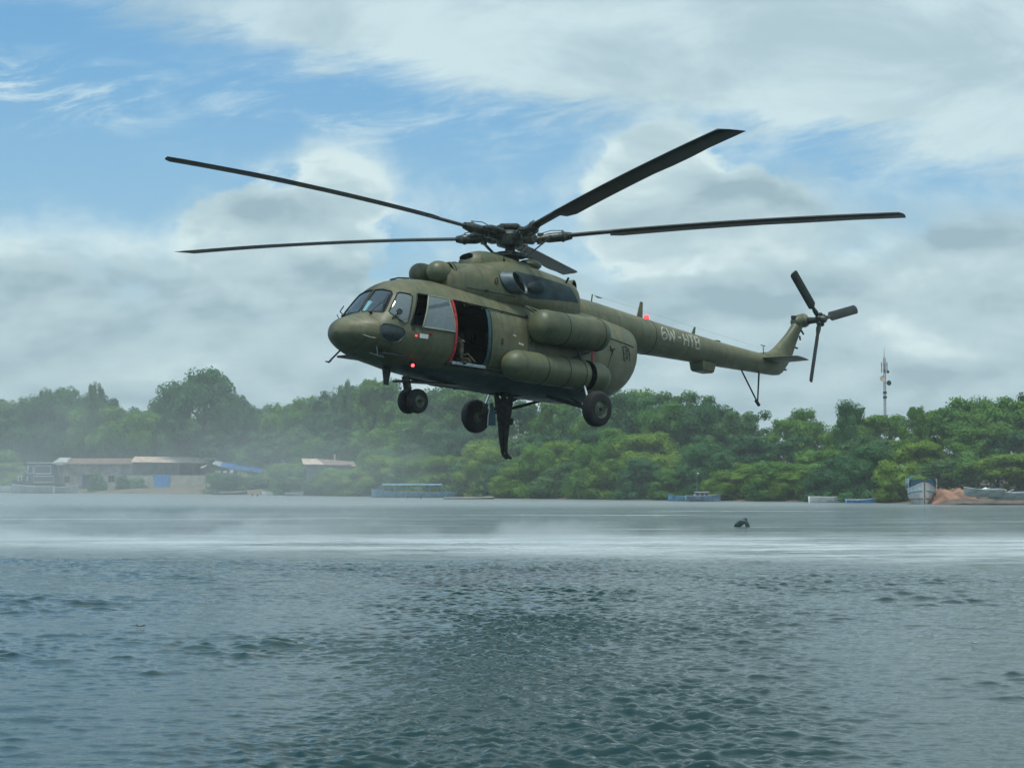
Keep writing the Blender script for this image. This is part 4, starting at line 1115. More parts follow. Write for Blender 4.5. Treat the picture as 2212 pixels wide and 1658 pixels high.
def crown_mesh(name, seed, kind, mat_):
    """unit tree: 10 m high, about 9 m wide"""
    r = np.random.default_rng(seed)
    puffs = []
    if kind == 'round':
        for i in range(46):
            v = r.normal(size=3); v /= np.linalg.norm(v); q = r.random() ** .45
            puffs.append((v[0] * 3.5 * q, v[1] * 3.5 * q, 5.9 + v[2] * 3.3 * q, r.uniform(.85, 1.45)))
    elif kind == 'umbrella':
        for i in range(60):
            a = r.random() * 2 * PI; q = r.random() ** .5
            x, y = 4.7 * q * math.cos(a), 4.7 * q * math.sin(a)
            z = 8.7 - 2.0 * q * q - r.random() * 2.3 * (1 - .3 * q)
            puffs.append((x, y, z, r.uniform(.6, 1.15)))
        for i in range(14):
            a = r.random() * 2 * PI; q = r.uniform(2.5, 4.8); puffs.append((q * math.cos(a), q * math.sin(a), r.uniform(4.3, 6.2), r.uniform(.4, .8)))
    elif kind == 'open':
        for i in range(34):
            a = r.random() * 2 * PI; q = r.random() ** .6 * 4.2; z = 3.0 + 6.4 * r.random() ** .7
            q *= 1.1 - .6 * max(0, (z - 6) / 4)
            puffs.append((q * math.cos(a), q * math.sin(a), z, r.uniform(.55, 1.05)))
    elif kind == 'bush':
        for i in range(44):
            a = r.random() * 2 * PI; q = r.random() ** .5; z = r.random() * 8.6
            w_ = 4.3 * math.sqrt(max(.05, 1 - (z / 9.9) ** 2.4))
            puffs.append((q * w_ * math.cos(a), q * w_ * math.sin(a), z + .2, r.uniform(1.1, 1.9)))
    V, Fc = [], []
    for (px, py, pz, pr) in puffs:
        n = int(230 * pr ** 1.5)
        d = r.normal(size=(n, 3)); d /= np.linalg.norm(d, axis=1)[:, None]
        rad = pr * (0.72 + .42 * r.random(n) ** .8)
        c = np.array([px, py, pz]) + d * rad[:, None] * np.array([1.12, 1.12, .82])
        nn = d + r.normal(size=(n, 3)) * .55; nn[:, 2] += .35; nn /= np.linalg.norm(nn, axis=1)[:, None]
        u = np.cross(nn, r.normal(size=(n, 3))); u /= np.linalg.norm(u, axis=1)[:, None]; v = np.cross(nn, u)
        s = r.uniform(.08, .18, n)[:, None]; s2 = s * r.uniform(.55, .9, n)[:, None]
        b0 = len(V)
        quad = np.stack([c + u * s, c + v * s2, c - u * s, c - v * s2], 1).reshape(-1, 3)
        V.extend(quad.tolist()); Fc.extend([(b0 + 4 * i, b0 + 4 * i + 1, b0 + 4 * i + 2, b0 + 4 * i + 3) for i in range(n)])
        # dense twiggy heart of the clump
        b0 = len(V)
        ico = ICO
        jit = 1 + .25 * r.normal(size=len(ico[0]))
        V.extend([(px + a[0] * pr * .74 * j, py + a[1] * pr * .74 * j, pz + a[2] * pr * .60 * j) for a, j in zip(ico[0], jit)])
        Fc.extend([tuple(b0 + q for q in f) for f in ico[1]])
    me = bpy.data.meshes.new(name); me.from_pydata(V, [], Fc); me.materials.append(mat_)
    return me
_b = NEW(); bmesh.ops.create_icosphere(_b, subdivisions=1, radius=1); ICO = ([tuple(v.co) for v in _b.verts], [tuple(v.index for v in f.verts) for f in _b.faces]); _b.free()
def trunk_mesh(seed):
    r = random.Random(seed); bm = NEW()
    top = Vector((r.uniform(-.5, .5), r.uniform(-.5, .5), 5.6))
    tube(bm, [(0, 0, -1.2), (0, 0, 0), (top.x * .3, top.y * .3, 2.2), top], [.30, .26, .20, .10], 8)
    for i in range(6):
        a = r.random() * 2 * PI; z = r.uniform(2.0, 4.8); q = r.uniform(1.8, 3.2)
        tube(bm, [(top.x * z / 6, top.y * z / 6, z), (q * .5 * math.cos(a), q * .5 * math.sin(a), z + 1.2), (q * math.cos(a), q * math.sin(a), z + 2.6)], [.10, .07, .03], 5)
    me = bpy.data.meshes.new('trunk'); bm.to_mesh(me); bm.free(); me.materials.append(BARK); return me
TRUNKS = [trunk_mesh(i) for i in range(3)]
CR = {'round': [crown_mesh('crown', 10 + i, 'round', m_) for i, m_ in enumerate((L_GREEN, L_GREEN, L_DARK, L_OLIVE, L_GREY))],
      'open': [crown_mesh('crown', 30 + i, 'open', m_) for i, m_ in enumerate((L_GREEN, L_GREY, L_DARK))],
      'bush': [crown_mesh('crown', 50 + i, 'bush', m_) for i, m_ in enumerate((L_GREEN, L_OLIVE, L_DARK, L_OLIVE, L_GREY))],
      'umbrella': [crown_mesh('crown', 71, 'umbrella', L_DARK), crown_mesh('crown', 72, 'umbrella', L_GREEN)]}
rt = random.Random(5)
def tree(kind, var, loc, H, W, label, cat='tree', group=None, name='broadleaf_tree'):
    o = empty(name, loc, (0, 0, rt.random() * 6.28), label, cat, group)
    o.scale = (W / 9, W / 9, H / 10.5)
    c = bpy.data.objects.new('crown', CR[kind][var]); COL.objects.link(c); c.parent = o
    k = bpy.data.objects.new('trunk', TRUNKS[rt.randrange(3)]); COL.objects.link(k); k.parent = o
    return o
# skyline of the wood (picture column -> row of the treetops)
PU = [-600, -200, 0, 60, 130, 200, 262, 330, 560, 620, 700, 790, 870, 1000, 1150, 1250, 1340, 1400, 1460, 1520, 1590, 1650, 1690, 1730, 1800, 1870, 1915, 1965, 2010, 2040, 2090, 2150, 2212, 2500, 3000]
PV = [835, 822, 832, 838, 822, 826, 850, 838, 858, 840, 822, 806, 812, 818, 850, 868, 826, 824, 838, 850, 862, 880, 890, 866, 868, 866, 886, 872, 888, 874, 852, 836, 826, 800, 760]
fsky = lambda u: float(np.interp(u, PU, PV))
def shade_word(kind, var):
    mm = CR[kind][var].materials[0].name
    return {'leaf_green': 'mid green', 'leaf_dark': 'dark green', 'leaf_yellow_green': 'yellow green', 'leaf_grey_green': 'grey green'}[mm]
def zone(u):
    if u < 120: return 'far left'
    if u < 600: return 'behind the left bank shacks'
    if u < 1000: return 'behind the long blue boat'
    if u < 1400: return 'below the helicopter'
    if u < 1750: return 'under the tail boom'
    if u < 1960: return 'around the radio mast'
    return 'far right'
s_lo, s_hi = s_of_u(-700), s_of_u(2420)
SPECIAL = [(440, 60), (1830, 26), (2110, 34), (1960, 20)]
ROWT = []
rows = [(2.2, 4.4, 1.00), (9, 6.0, .60), (17, 6.6, .33), (27, 6.4, .0), (38, 7.5, -.03)]
for ri, (d0, sp, fr) in enumerate(rows):
    s = s_lo + rt.random() * 3
    while s < s_hi:
        s += sp * rt.uniform(.75, 1.25)
        d = d0 + rt.uniform(-1.2, 1.6)
        p = shore(s, d)
        u = 1106 + p.x / p.y * F_
        p.z = ground_z(d) - .2
        vt = fsky(u) + (9 if u < 600 else -8 if u > 2000 else 0); shore_v = 1032 + CAM_H * F_ / p.y
        if ri == 0:
            if u < 590 or (1962 < u): continue
            top = shore_v - rt.uniform(70, 135) * (0.8 if u < 1000 else 1.0)
            if 640 < u < 790: top = rt.uniform(1003, 1012)
            H = height_at(top, p.y) - p.z; W = rt.uniform(5.0, 7.5)
            kind, var = 'bush', rt.choice([0, 0, 1, 2, 3, 4])
            nm, cat = 'mangrove_bush', 'bush'
            lab = f"low {shade_word(kind, var)} mangrove bush {zone(u)}"
            grp = f"waterline bushes, {shade_word(kind, var)}, {zone(u)}"
        else:
            if ri == 1 and 50 < u < 480: continue
            if ri == 2 and u < 480: d += 13; p = shore(s, d); p.z = ground_z(d) - .2
            if (ri == 1 and 480 <= u < 580) or (ri == 1 and 650 < u < 775):
                d += 9; p = shore(s, d); p.z = ground_z(d) - .2
            top = vt + fr * (1050 - vt) + rt.uniform(-14, 16) * (1 if ri < 3 else .7)
            top += 10
            if ri >= 3:
                if any(abs(u - a) < b for a, b in SPECIAL): top += 18 if u < 600 else 8
                top += 7 * math.sin(u * .045) + 4 * math.sin(u * .13)
            H = height_at(top, p.y) - p.z; W = rt.uniform(7.5, 10.5) * (.9 if ri > 2 else 1)
            if ri <= 1: kind, var = rt.choice([('bush', 0), ('bush', 1), ('round', 3), ('round', 0), ('bush', 3), ('round', 4)])
            elif ri == 2: kind, var = rt.choice([('round', 0), ('round', 1), ('round', 2), ('round', 3), ('round', 4), ('open', 2)])
            else: kind, var = rt.choice([('round', 0), ('round', 1), ('round', 2), ('open', 0), ('open', 1), ('open', 2), ('round', 4)])
            nm, cat = 'broadleaf_tree', 'tree'
            rowword = ['', 'front', 'middle', 'skyline', 'back'][ri]
            form = {'bush': 'bushy', 'round': 'round crowned', 'open': 'open crowned'}[kind]
            lab = f"{form} {shade_word(kind, var)} {rowword} tree {zone(u)}"
            grp = f"{form} {shade_word(kind, var)} {rowword} trees {zone(u)}"
            # further back but kept in sight over the row before it
        if H < 2: continue
        if ri: W = max(W, H * .66)
        ROWT.append((u, lab, tree(kind, var, p, H, W, lab, cat, grp, nm)))
WORDS = ['', 'first', 'second', 'third', 'fourth', 'fifth', 'sixth', 'seventh', 'eighth', 'ninth', 'tenth', 'eleventh', 'twelfth']
CARD = ['', 'one', 'two', 'three', 'four', 'five', 'six', 'seven', 'eight', 'nine', 'ten', 'eleven', 'twelve']
_byl = {}
for u_, l_, o_ in ROWT: _byl.setdefault(l_, []).append((u_, o_))
for l_, q in _byl.items():
    q.sort(key=lambda a: a[0])
    if len(q) == 1: del q[0][1]['group']
    elif len(q) <= 12:
        for i, (u_, o_) in enumerate(q): o_['label'] = f"{l_}, {WORDS[i + 1]} of {CARD[len(q)]} from left"
def special(u, d, vtop, W, kind, var, label, name='broadleaf_tree'):
    p = shore(s_of_u(u), d); uu = 1106 + p.x / p.y * F_
    s = s_of_u(u)
    for _ in range(8):          # slide along the bank until the column is right
        p = shore(s, d); s += (u - (1106 + p.x / p.y * F_)) * .09
    p.z = ground_z(d) - .2
    return tree(kind, var, p, height_at(vtop, p.y) - p.z, W, label, 'tree', None, name)
special(432, 20, 752, 14.5, 'umbrella', 0, 'tallest tree of the left bank, broad flat dark crown standing clear above the wood', 'umbrella_tree')
special(512, 22, 818, 7, 'umbrella', 0, 'lower dark tree touching the right side of the tall flat crowned tree', 'umbrella_tree')
special(205, 26, 812, 4.6, 'open', 1, 'thin twiggy treetop poking above the wood left of the tall flat crowned tree')
special(100, 26, 826, 5.0, 'open', 1, 'small open grey green treetop on the far left skyline')
special(1836, 24, 850, 5.0, 'round', 2, 'small dark round crowned tree standing out on the skyline left of the radio mast')
special(2100, 24, 826, 10, 'umbrella', 1, 'wide spreading tree with thin see-through crown on the far right skyline', 'umbrella_tree')
special(2205, 20, 824, 9, 'umbrella', 1, 'tall spreading tree at the right edge of the wood', 'umbrella_tree')
special(1978, 20, 866, 4.8, 'open', 0, 'leafy round treetop just right of the radio mast')
special(795, 24, 803, 6, 'open', 0, 'tall leafy treetop just below the helicopter nose')
special(748, 26, 808, 4, 'open', 1, 'thin brownish treetop left of the helicopter nose skid')

# undergrowth that closes the gaps at the foot of the trees
def undergrowth():
    r = np.random.default_rng(12); V, Fc = [], []
    for i in range(15000):
        s = r.uniform(s_lo, s_hi); d = r.uniform(.3, 12)
        p = shore(s, d); u = 1106 + p.x / p.y * F_
        if 40 < u < 480 or (60 < u < 585 and d < 8.5): continue
        if u > 1950 and d < 7: continue
        h = ground_z(d) + r.random() * (1.3 if d < 2 else 2.4)
        c = np.array([p.x, p.y, h]); u_ = r.normal(size=3); u_ /= np.linalg.norm(u_); v_ = np.cross(u_, r.normal(size=3)); v_ /= np.linalg.norm(v_)
        sz = r.uniform(.2, .5); b0 = len(V)
        for q in (u_ * sz, v_ * sz * .7, -u_ * sz, -v_ * sz * .7): V.append(tuple(c + q))
        Fc.append((b0, b0 + 1, b0 + 2, b0 + 3))
    me = bpy.data.meshes.new('undergrowth'); me.from_pydata(V, [], Fc); me.materials.append(L_OLIVE)
    o = bpy.data.objects.new('undergrowth', me); COL.objects.link(o)
    tag(o, 'tangled low undergrowth along the foot of the wood on the far bank', 'undergrowth', kind='stuff')
undergrowth()
# ------------------------------------------------------------------ people
def skin_person(name, joints, bones, mat_, parent=None, M4=None, scale=1.0, sub=2):
    """joints: name -> ((x,y,z), radius) ; bones: pairs. first joint is the root"""
    keys = list(joints)
    me = bpy.data.meshes.new(name)
    pts = [Vector(joints[k][0]) * scale for k in keys]
    if M4 is not None: pts = [M4 @ p for p in pts]
    me.from_pydata(pts, [(keys.index(a), keys.index(b)) for a, b in bones], [])
    o = bpy.data.objects.new(name, me); COL.objects.link(o)
    if parent: o.parent = parent
    sk = o.modifiers.new('skin', 'SKIN'); sk.use_smooth_shade = True
    for i, k in enumerate(keys):
        r = joints[k][1]; r = (r, r) if not isinstance(r, tuple) else r
        me.skin_vertices[0].data[i].radius = (r[0] * scale, r[1] * scale)
        me.skin_vertices[0].data[i].use_root = (i == 0)
    sb = o.modifiers.new('sub', 'SUBSURF'); sb.levels = sub; sb.render_levels = sub
    me.materials.append(mat_)
    return o

def hand(parent, wrist, direction, side, mat_, s=1.0):
    """palm, four fingers and a thumb, slightly curled"""
    d = Vector(direction).normalized(); sd = Vector(side).normalized(); n = d.cross(sd).normalized()
    w_ = Vector(wrist); J = {'palm': (w_ + d * .05 * s, (.034 * s, .02 * s)), 'wrist': (w_, .024 * s)}; B_ = [('palm', 'wrist')]
    for i, (off, ln) in enumerate(((-.030, .062), (-.010, .075), (.010, .070), (.030, .055))):
        a, b_, c_ = f'k{i}', f'm{i}', f't{i}'
        J[a] = (w_ + d * .09 * s + sd * off * s, .011 * s); J[b_] = (w_ + (d * (.09 + ln * .55) + sd * off * 1.1 + n * .012) * s, .009 * s)
        J[c_] = (w_ + (d * (.09 + ln * .85) + sd * off * 1.1 + n * .038) * s, .008 * s); B_ += [('palm', a), (a, b_), (b_, c_)]
    J['th1'] = (w_ + (d * .045 + sd * -.045) * s, .013 * s); J['th2'] = (w_ + (d * .085 + sd * -.065 + n * .02) * s, .010 * s); B_ += [('palm', 'th1'), ('th1', 'th2')]
    return skin_person('hand', J, B_, mat_, parent)

# soldier lowering himself through the belly hatch
feet = HM @ Vector((-.06, 0, -1.10))
sp = empty('person', feet, (0, 0, R_(-20)), 'soldier in dark uniform hanging from the belly hatch of the helicopter, boots together', 'person')
J = {'pelvis': ((0, 0, .93), (.175, .12)), 'waist': ((0, 0, 1.08), (.185, .13)), 'chest': ((0, .0, 1.30), (.205, .15)), 'neck': ((0, 0, 1.48), .06), 'head0': ((0, -.01, 1.56), .08), 'head1': ((0, -.01, 1.68), .09),
     'shL': ((-.18, 0, 1.44), .08), 'elL': ((-.22, -.05, 1.68), .055), 'wrL': ((-.20, -.02, 1.92), .034), 'shR': ((.18, 0, 1.44), .08), 'elR': ((.22, -.05, 1.68), .055), 'wrR': ((.20, -.02, 1.92), .034),
     'hipL': ((-.08, 0, .84), .090), 'knL': ((-.058, -.05, .50), .068), 'anL': ((-.042, .02, .13), .048), 'hipR': ((.08, 0, .84), .090), 'knR': ((.060, -.02, .49), .068), 'anR': ((.042, .02, .12), .048)}
Bn = [('pelvis', 'waist'), ('waist', 'chest'), ('chest', 'neck'), ('neck', 'head0'), ('head0', 'head1'), ('chest', 'shL'), ('shL', 'elL'), ('elL', 'wrL'), ('chest', 'shR'), ('shR', 'elR'), ('elR', 'wrR'), ('pelvis', 'hipL'), ('hipL', 'knL'), ('knL', 'anL'), ('pelvis', 'hipR'), ('hipR', 'knR'), ('knR', 'anR')]
skin_person('body', J, Bn, M['darkcloth'], sp)
for s in (-1, 1):
    bt = {'heel': ((s * .05, .04, .07), .048), 'ankle': ((s * .05, .02, .20), .058), 'ball': ((s * .05 + .09, -.03, -.005), .046), 'toe': ((s * .05 + .18, -.05, -.05), .032)}
    skin_person('boot', bt, [('heel', 'ankle'), ('heel', 'ball'), ('ball', 'toe')], M['boot'], sp)
    hand(sp, (s * .20, -.02, 1.93), (0, 0, 1), (s, 0, 0), M['skin'])
t_ = NEW(); box(t_, (.19, .02, .90), (.09, .13, .17), (0, .2, 0), .03); finish(t_, 'belt_pouch', M['darkcloth'], sp, 50)
t_ = NEW(); ring_sweep(t_, [[(-.30 + a, -.10, z) , (-.30 + b, -.10, z), (-.30 + b, -.075, z), (-.30 + a, -.075, z)] for a, b, z in ((-.11, .11, .80), (-.095, .095, 1.05), (-.05, .05, 1.25), (-.04, .04, 1.38))]); finish(t_, 'swim_fin', plain('teal_rubber_fin', (.03, .10, .11), .4), sp)
t_ = NEW(); tube(t_, [(-.40, -.11, .80), (-.385, -.11, 1.05), (-.34, -.11, 1.25)], .012, 5); finish(t_, 'fin_rib', M['hullwhite'] if 'hullwhite' in M else M['white'], sp)
t_ = NEW(); ellipsoid(t_, (0, -.01, 1.69), (.115, .125, .10), 16); finish(t_, 'helmet', M['darkcloth'], sp, 60)
t_ = NEW(); tube(t_, [(-.20, -.02, 1.9), (-.05, -.02, 2.35), (.05, -.02, 2.35), (.20, -.02, 1.9)], .018, 6); finish(t_, 'hand_strap', M['line'], sp)

# crewman seated at the forward edge of the side door, legs at the sill
def seated(loc_l, rz, label, cloth, seed=0, lean=0.0):
    e = empty('person', HM @ Vector(loc_l), (0, 0, 0), label, 'person')
    e.rotation_euler = (HM.to_3x3() @ Matrix.Rotation(rz, 3, 'Z')).to_euler()
    J = {'pelvis': ((0, 0, .45), (.15, .12)), 'waist': ((0, lean * .3, .60), (.13, .10)), 'chest': ((0, lean, .82), (.17, .12)), 'neck': ((0, lean * 1.2, 1.0), .055), 'head0': ((0, lean * 1.4, 1.08), .078), 'head1': ((0, lean * 1.5, 1.19), .085),
         'shL': ((-.19, lean, .94), .065), 'elL': ((-.26, lean + .14, .72), .048), 'wrL': ((-.16, .36, .62), .032), 'shR': ((.19, lean, .94), .065), 'elR': ((.26, lean + .14, .72), .048), 'wrR': ((.16, .36, .62), .032),
         'hipL': ((-.10, .05, .46), .095), 'knL': ((-.12, .46, .54), .075), 'anL': ((-.12, .48, .12), .050), 'hipR': ((.10, .05, .46), .095), 'knR': ((.13, .46, .52), .075), 'anR': ((.14, .40, .12), .050)}
    skin_person('body', J, Bn, cloth, e)
    for s in (-1, 1):
        y0 = .48 if s < 0 else .40
        bt = {'heel': ((s * .13, y0 - .02, .045), .045), 'ankle': ((s * .13, y0, .20), .055), 'ball': ((s * .13, y0 + .12, .04), .044), 'toe': ((s * .13, y0 + .19, .035), .035)}
        skin_person('boot', bt, [('heel', 'ankle'), ('heel', 'ball'), ('ball', 'toe')], M['boot'], e)
        hand(e, (s * .16, .37, .615), (0, 1, -.2), (s * -1, 0, 0), M['skin'])
    t_ = NEW(); ellipsoid(t_, (0, lean * 1.5, 1.20), (.115, .13, .11), 16); finish(t_, 'helmet', M['darkcloth'], e, 60)
    return e
seated((2.72, .60, .93), 0.0, 'crewman in camouflage sitting inside the open side door, knee and boot at the red strip', M['camo'])
seated((2.05, .10, .93), R_(-30), 'soldier in dark uniform sitting deep in the dark cabin behind the open side door', M['darkcloth'], lean=.1)
rc = empty('rope_coil', HM @ Vector((2.25, .86, .94)), HM.to_euler(), 'dark coiled rope lying on the cabin floor just inside the side door', 'rope')
t_ = NEW()
for k in range(5): loop_tube(t_, [(.20 * math.cos(a) + .02 * k, .14 * math.sin(a), .03 + .035 * k) for a in [2 * PI * j / 18 for j in range(18)]], .020, 6)
tube(t_, [(.18, .0, .2), (.05, .12, .30), (-.18, .15, .12)], .02, 6); finish(t_, 'coil', M['camo'], rc, 60)

# swimmer
sw_p = on_ray(1600, 102.0, 0)
sw = empty('person', sw_p, (0, 0, 0), 'swimmer in wet dark teal gear, hunched low in the pale water right of the helicopter', 'person')
sw.scale = (1.15, 1.15, 1.15)
J = {'back': ((.08, 0, .22), (.25, .22)), 'low': ((-.14, 0, .12), (.18, .15)), 'far': ((-.34, 0, .00), .08), 'shL': ((.17, -.13, .26), .10), 'elL': ((.27, -.18, .12), .11), 'wrL': ((.30, -.18, -.14), .10), 'shR': ((.12, .15, .24), .10), 'elR': ((.0, .24, .12), .06), 'wrR': ((-.08, .26, -.12), .042), 'neck': ((.15, 0, .32), .09), 'head': ((.17, -.02, .31), .10)}
skin_person('body', J, [('back', 'low'), ('low', 'far'), ('back', 'shL'), ('shL', 'elL'), ('elL', 'wrL'), ('back', 'shR'), ('shR', 'elR'), ('elR', 'wrR'), ('back', 'neck'), ('neck', 'head')], M['wetcloth'], sw)
t_ = NEW(); ellipsoid(t_, (.17, -.02, .32), (.13, .14, .12), 14); finish(t_, 'hood', M['wetcloth'], sw, 60)
t_ = NEW(); ellipsoid(t_, (.23, -.12, .30), (.05, .04, .06), 12); finish(t_, 'face', M['skin'], sw, 60)
# distant heads in the water near the blue canopied boat
def head_far(u, v, lab):
    dist = CAM_H * F_ / (v - 1032)
    e = empty('person', on_ray(u, dist, 0), (0, 0, 0), lab, 'person')
    J = {'neck': ((0, 0, -.1), .10), 'head': ((0, 0, .12), .12), 'sh1': ((-.22, 0, -.08), .10), 'sh2': ((.22, 0, -.08), .10)}
    skin_person('body', J, [('neck', 'head'), ('neck', 'sh1'), ('neck', 'sh2')], M['wetcloth'], e, sub=1)
    t_ = NEW(); ellipsoid(t_, (0, 0, .22), (.14, .15, .15), 10); finish(t_, 'hood', M['wetcloth'], e, 60)
head_far(546, 1070.5, 'dark head of a far swimmer, left of a pair off the tarpaulin shelter')
head_far(557, 1071, 'dark head of a far swimmer, right of a pair off the tarpaulin shelter')
head_far(881, 1075, 'dark head in the water, left of two before the long blue boat')
head_far(910, 1076, 'dark head in the water, right of two before the long blue boat')

# ------------------------------------------------------------------ buildings on the left bank
M['wall_a'] = plain('weathered_plaster', (.30, .28, .24), .9, var=.35, scale=.9)
M['wall_b'] = plain('grey_block_wall', (.14, .16, .15), .9, var=.3, scale=1.0)
M['wall_low'] = plain('pale_block_wall', (.36, .35, .30), .9, var=.2, scale=.8)
M['tin'] = plain('rusty_tin', (.26, .19, .15), .7, var=.35, scale=1.2)
M['tin_pale'] = plain('pale_tan_tin', (.62, .50, .40), .6, var=.25, scale=1.2)
M['tin_grey'] = plain('grey_tin', (.50, .54, .54), .5, var=.25, scale=1.2)
M['bluetarp'] = plain('blue_tarpaulin', (.05, .22, .55), .6, var=.25, scale=2)
M['paleblue'] = plain('faded_blue_paint', (.10, .24, .33), .6, var=.3, scale=2)
M['teal'] = plain('teal_canopy', (.02, .18, .26), .6, var=.3, scale=2)
M['hullwhite'] = plain('dirty_white_hull', (.58, .60, .58), .5, var=.18, scale=1.5)
M['hullgrey'] = plain('grey_hull', (.24, .28, .27), .6, var=.25, scale=1.5)
M['hulldark'] = plain('dark_hull', (.025, .035, .035), .5, var=.4, scale=1.5)
M['wood'] = plain('wood_brown', (.16, .10, .06), .8, var=.35, scale=3)
M['earth'] = plain('red_brown_earth', (.26, .14, .09), .95, var=.4, scale=.8, bump=.05)
M['rust'] = plain('rust_red_hull', (.16, .06, .04), .8, var=.4, scale=2)

def corr_sheet(bm, a, b, c, d, waves, amp=.05, th=.03, mi=0):
    """corrugated sheet a-b (eave) d-c (ridge)"""
    a, b, c, d = map(Vector, (a, b, c, d)); n = (b - a).cross(d - a).normalized()
    N = waves * 4; up, lo = [], []
    for k in range(N + 1):
        t = k / N; o_ = n * amp * math.sin(2 * PI * waves * t)
        up.append((a.lerp(b, t) + o_, d.lerp(c, t) + o_)); lo.append((a.lerp(b, t) + o_ - n * th, d.lerp(c, t) + o_ - n * th))
    U_ = [[bm.verts.new(p) for p in q] for q in up]; L_ = [[bm.verts.new(p) for p in q] for q in lo]
    for k in range(N):
        bm.faces.new((U_[k][0], U_[k + 1][0], U_[k + 1][1], U_[k][1])); bm.faces.new((L_[k][0], L_[k][1], L_[k + 1][1], L_[k + 1][0]))
        bm.faces.new((U_[k][0], L_[k][0], L_[k + 1][0], U_[k + 1][0]))

def wall_with_holes(bm, x0, x1, z0, z1, y, th, holes):
    """front wall in the x-z plane with rectangular openings"""
    xs = sorted({x0, x1, *[h[0] for h in holes], *[h[1] for h in holes]}); zs_ = sorted({z0, z1, *[h[2] for h in holes], *[h[3] for h in holes]})
    for a, b in zip(xs[:-1], xs[1:]):
        for c, d in zip(zs_[:-1], zs_[1:]):
            if any(h[0] <= a and b <= h[1] and h[2] <= c and d <= h[3] for h in holes): continue
            box(bm, ((a + b) / 2, y + th / 2, (c + d) / 2), (b - a, th, d - c))

def px(n, dist): return n * dist / F_
D1 = 338.0
def P1(u, v, dd=D1): return ((u - 1106) / F_ * dd, height_at(v, dd))
# long plaster house
hx0, _ = P1(122, 0); hx1, _ = P1(293, 0)
h1 = empty('shack', ((hx0 + hx1) / 2, D1 + 2.2, .3), (0, 0, 0), 'long low weathered plaster house with rusty tin roof and dark doorway, nearest the left edge', 'house')
hw_ = (hx1 - hx0) / 2; zt_ = height_at(1001, D1) - .3
t_ = NEW(); wall_with_holes(t_, -hw_, hw_, -.6, zt_, -2, .25, [(-2.4, -.6, -.6, 2.9), (2.2, 3.3, 1.6, 2.7), (4.6, 5.6, 1.6, 2.7), (-5.6, -4.6, 1.5, 2.6)])
box(t_, (0, 2.5, zt_ / 2 - .3), (2 * hw_, .25, zt_ + .6)); box(t_, (-hw_ + .12, .3, zt_ / 2 - .3), (.24, 4.2, zt_ + .6)); box(t_, (hw_ - .12, .3, zt_ / 2 - .3), (.24, 4.2, zt_ + .6)); finish(t_, 'wall', M['wall_a'], h1)
t_ = NEW(); corr_sheet(t_, (-hw_ - .3, -2.6, zt_ + .05), (hw_ + .3, -2.6, zt_ + .05), (hw_ + .3, 2.8, zt_ + 1.0), (-hw_ - .3, 2.8, zt_ + 1.0), 60); finish(t_, 'roof', M['tin'], h1)
t_ = NEW(); corr_sheet(t_, (-hw_ - .9, -2.9, zt_ - .25), (-hw_ + 1.6, -2.9, zt_ - .15), (-hw_ + 1.8, 1.5, zt_ + 1.1), (-hw_ - .3, 1.5, zt_ + 1.1), 10); finish(t_, 'roof_sheet', M['tin_grey'], h1)
t_ = NEW(); box(t_, (0, -2.66, zt_ - .02), (2 * hw_ + .4, .06, .12)); finish(t_, 'eave_board', M['wall_low'], h1)
t_ = NEW(); box(t_, (-1.5, -1.85, 1.2), (1.8, .08, 3.3)); finish(t_, 'door', M['hulldark'], h1)
t_ = NEW(); box(t_, (-2.75, -2.1, 1.6), (.5, .08, 1.4), (0, .06, 0)); finish(t_, 'hanging_cloth', plain('lilac_cloth', (.22, .22, .38), .9), h1)
for a, b, c, d in ((2.2, 3.3, 1.6, 2.7), (4.6, 5.6, 1.6, 2.7), (-5.6, -4.6, 1.5, 2.6)):
    t_ = NEW(); box(t_, ((a + b) / 2, -1.88, (c + d) / 2), (b - a - .02, .05, d - c - .02)); wn = finish(t_, 'window', M['black'], h1)
    t_ = NEW(); box(t_, ((a + b) / 2, -1.96, (c + d) / 2), (.06, .06, d - c)); box(t_, ((a + b) / 2, -1.96, (c + d) / 2), (b - a, .05, .06)); finish(t_, 'window_bar', M['wood'], wn)
# second house, pale roof
hx0, _ = P1(293, 0); hx1, _ = P1(462, 0)
h2 = empty('shack', ((hx0 + hx1) / 2, D1 - 2.5, .3), (0, 0, 0), 'low open sided shed with pale tan tin roof behind the pale wall and blue sheet', 'shed')
hw_ = (hx1 - hx0) / 2; zt_ = height_at(999, D1) - .3
t_ = NEW(); box(t_, (-hw_ / 2 + .6, 1.5, zt_ / 2 - .3), (hw_ + 1.0, .25, zt_ + .6)); box(t_, (-hw_ + .15, 3.6, zt_ / 2 - .3), (.25, 4.0, zt_ + .6)); finish(t_, 'wall', M['wall_b'], h2)
t_ = NEW(); box(t_, (hw_ / 2, 5.0, zt_ / 2 - .3), (hw_, .2, zt_ + .6)); finish(t_, 'back_wall', M['wall_b'], h2)
t_ = NEW(); corr_sheet(t_, (-hw_ - .2, -.6, zt_ + .1), (hw_ + .8, -.6, zt_ - .05), (hw_, 6, zt_ + .95), (-hw_ - .8, 6, zt_ + 1.15), 50); finish(t_, 'roof', M['tin_pale'], h2)
for x in (-hw_ + .3, -2, 1.2, 3.8, hw_ - .2):
    t_ = NEW(); tube(t_, [(x, -.3, -.6), (x, -.3, zt_ + .1)], .10, 6); finish(t_, 'post', M['wood'], h2)
t_ = NEW(); box(t_, (0, 0, 0), (px(196, D1), .3, px(28, D1))); lw = finish(t_, 'boundary_wall', M['wall_low'], None); lw.location = ((P1(386, 0)[0]), D1 - 5.5, height_at(1040, D1)); tag(lw, 'low pale block wall in front of the open shed', 'wall')
t_ = NEW(); rings = []
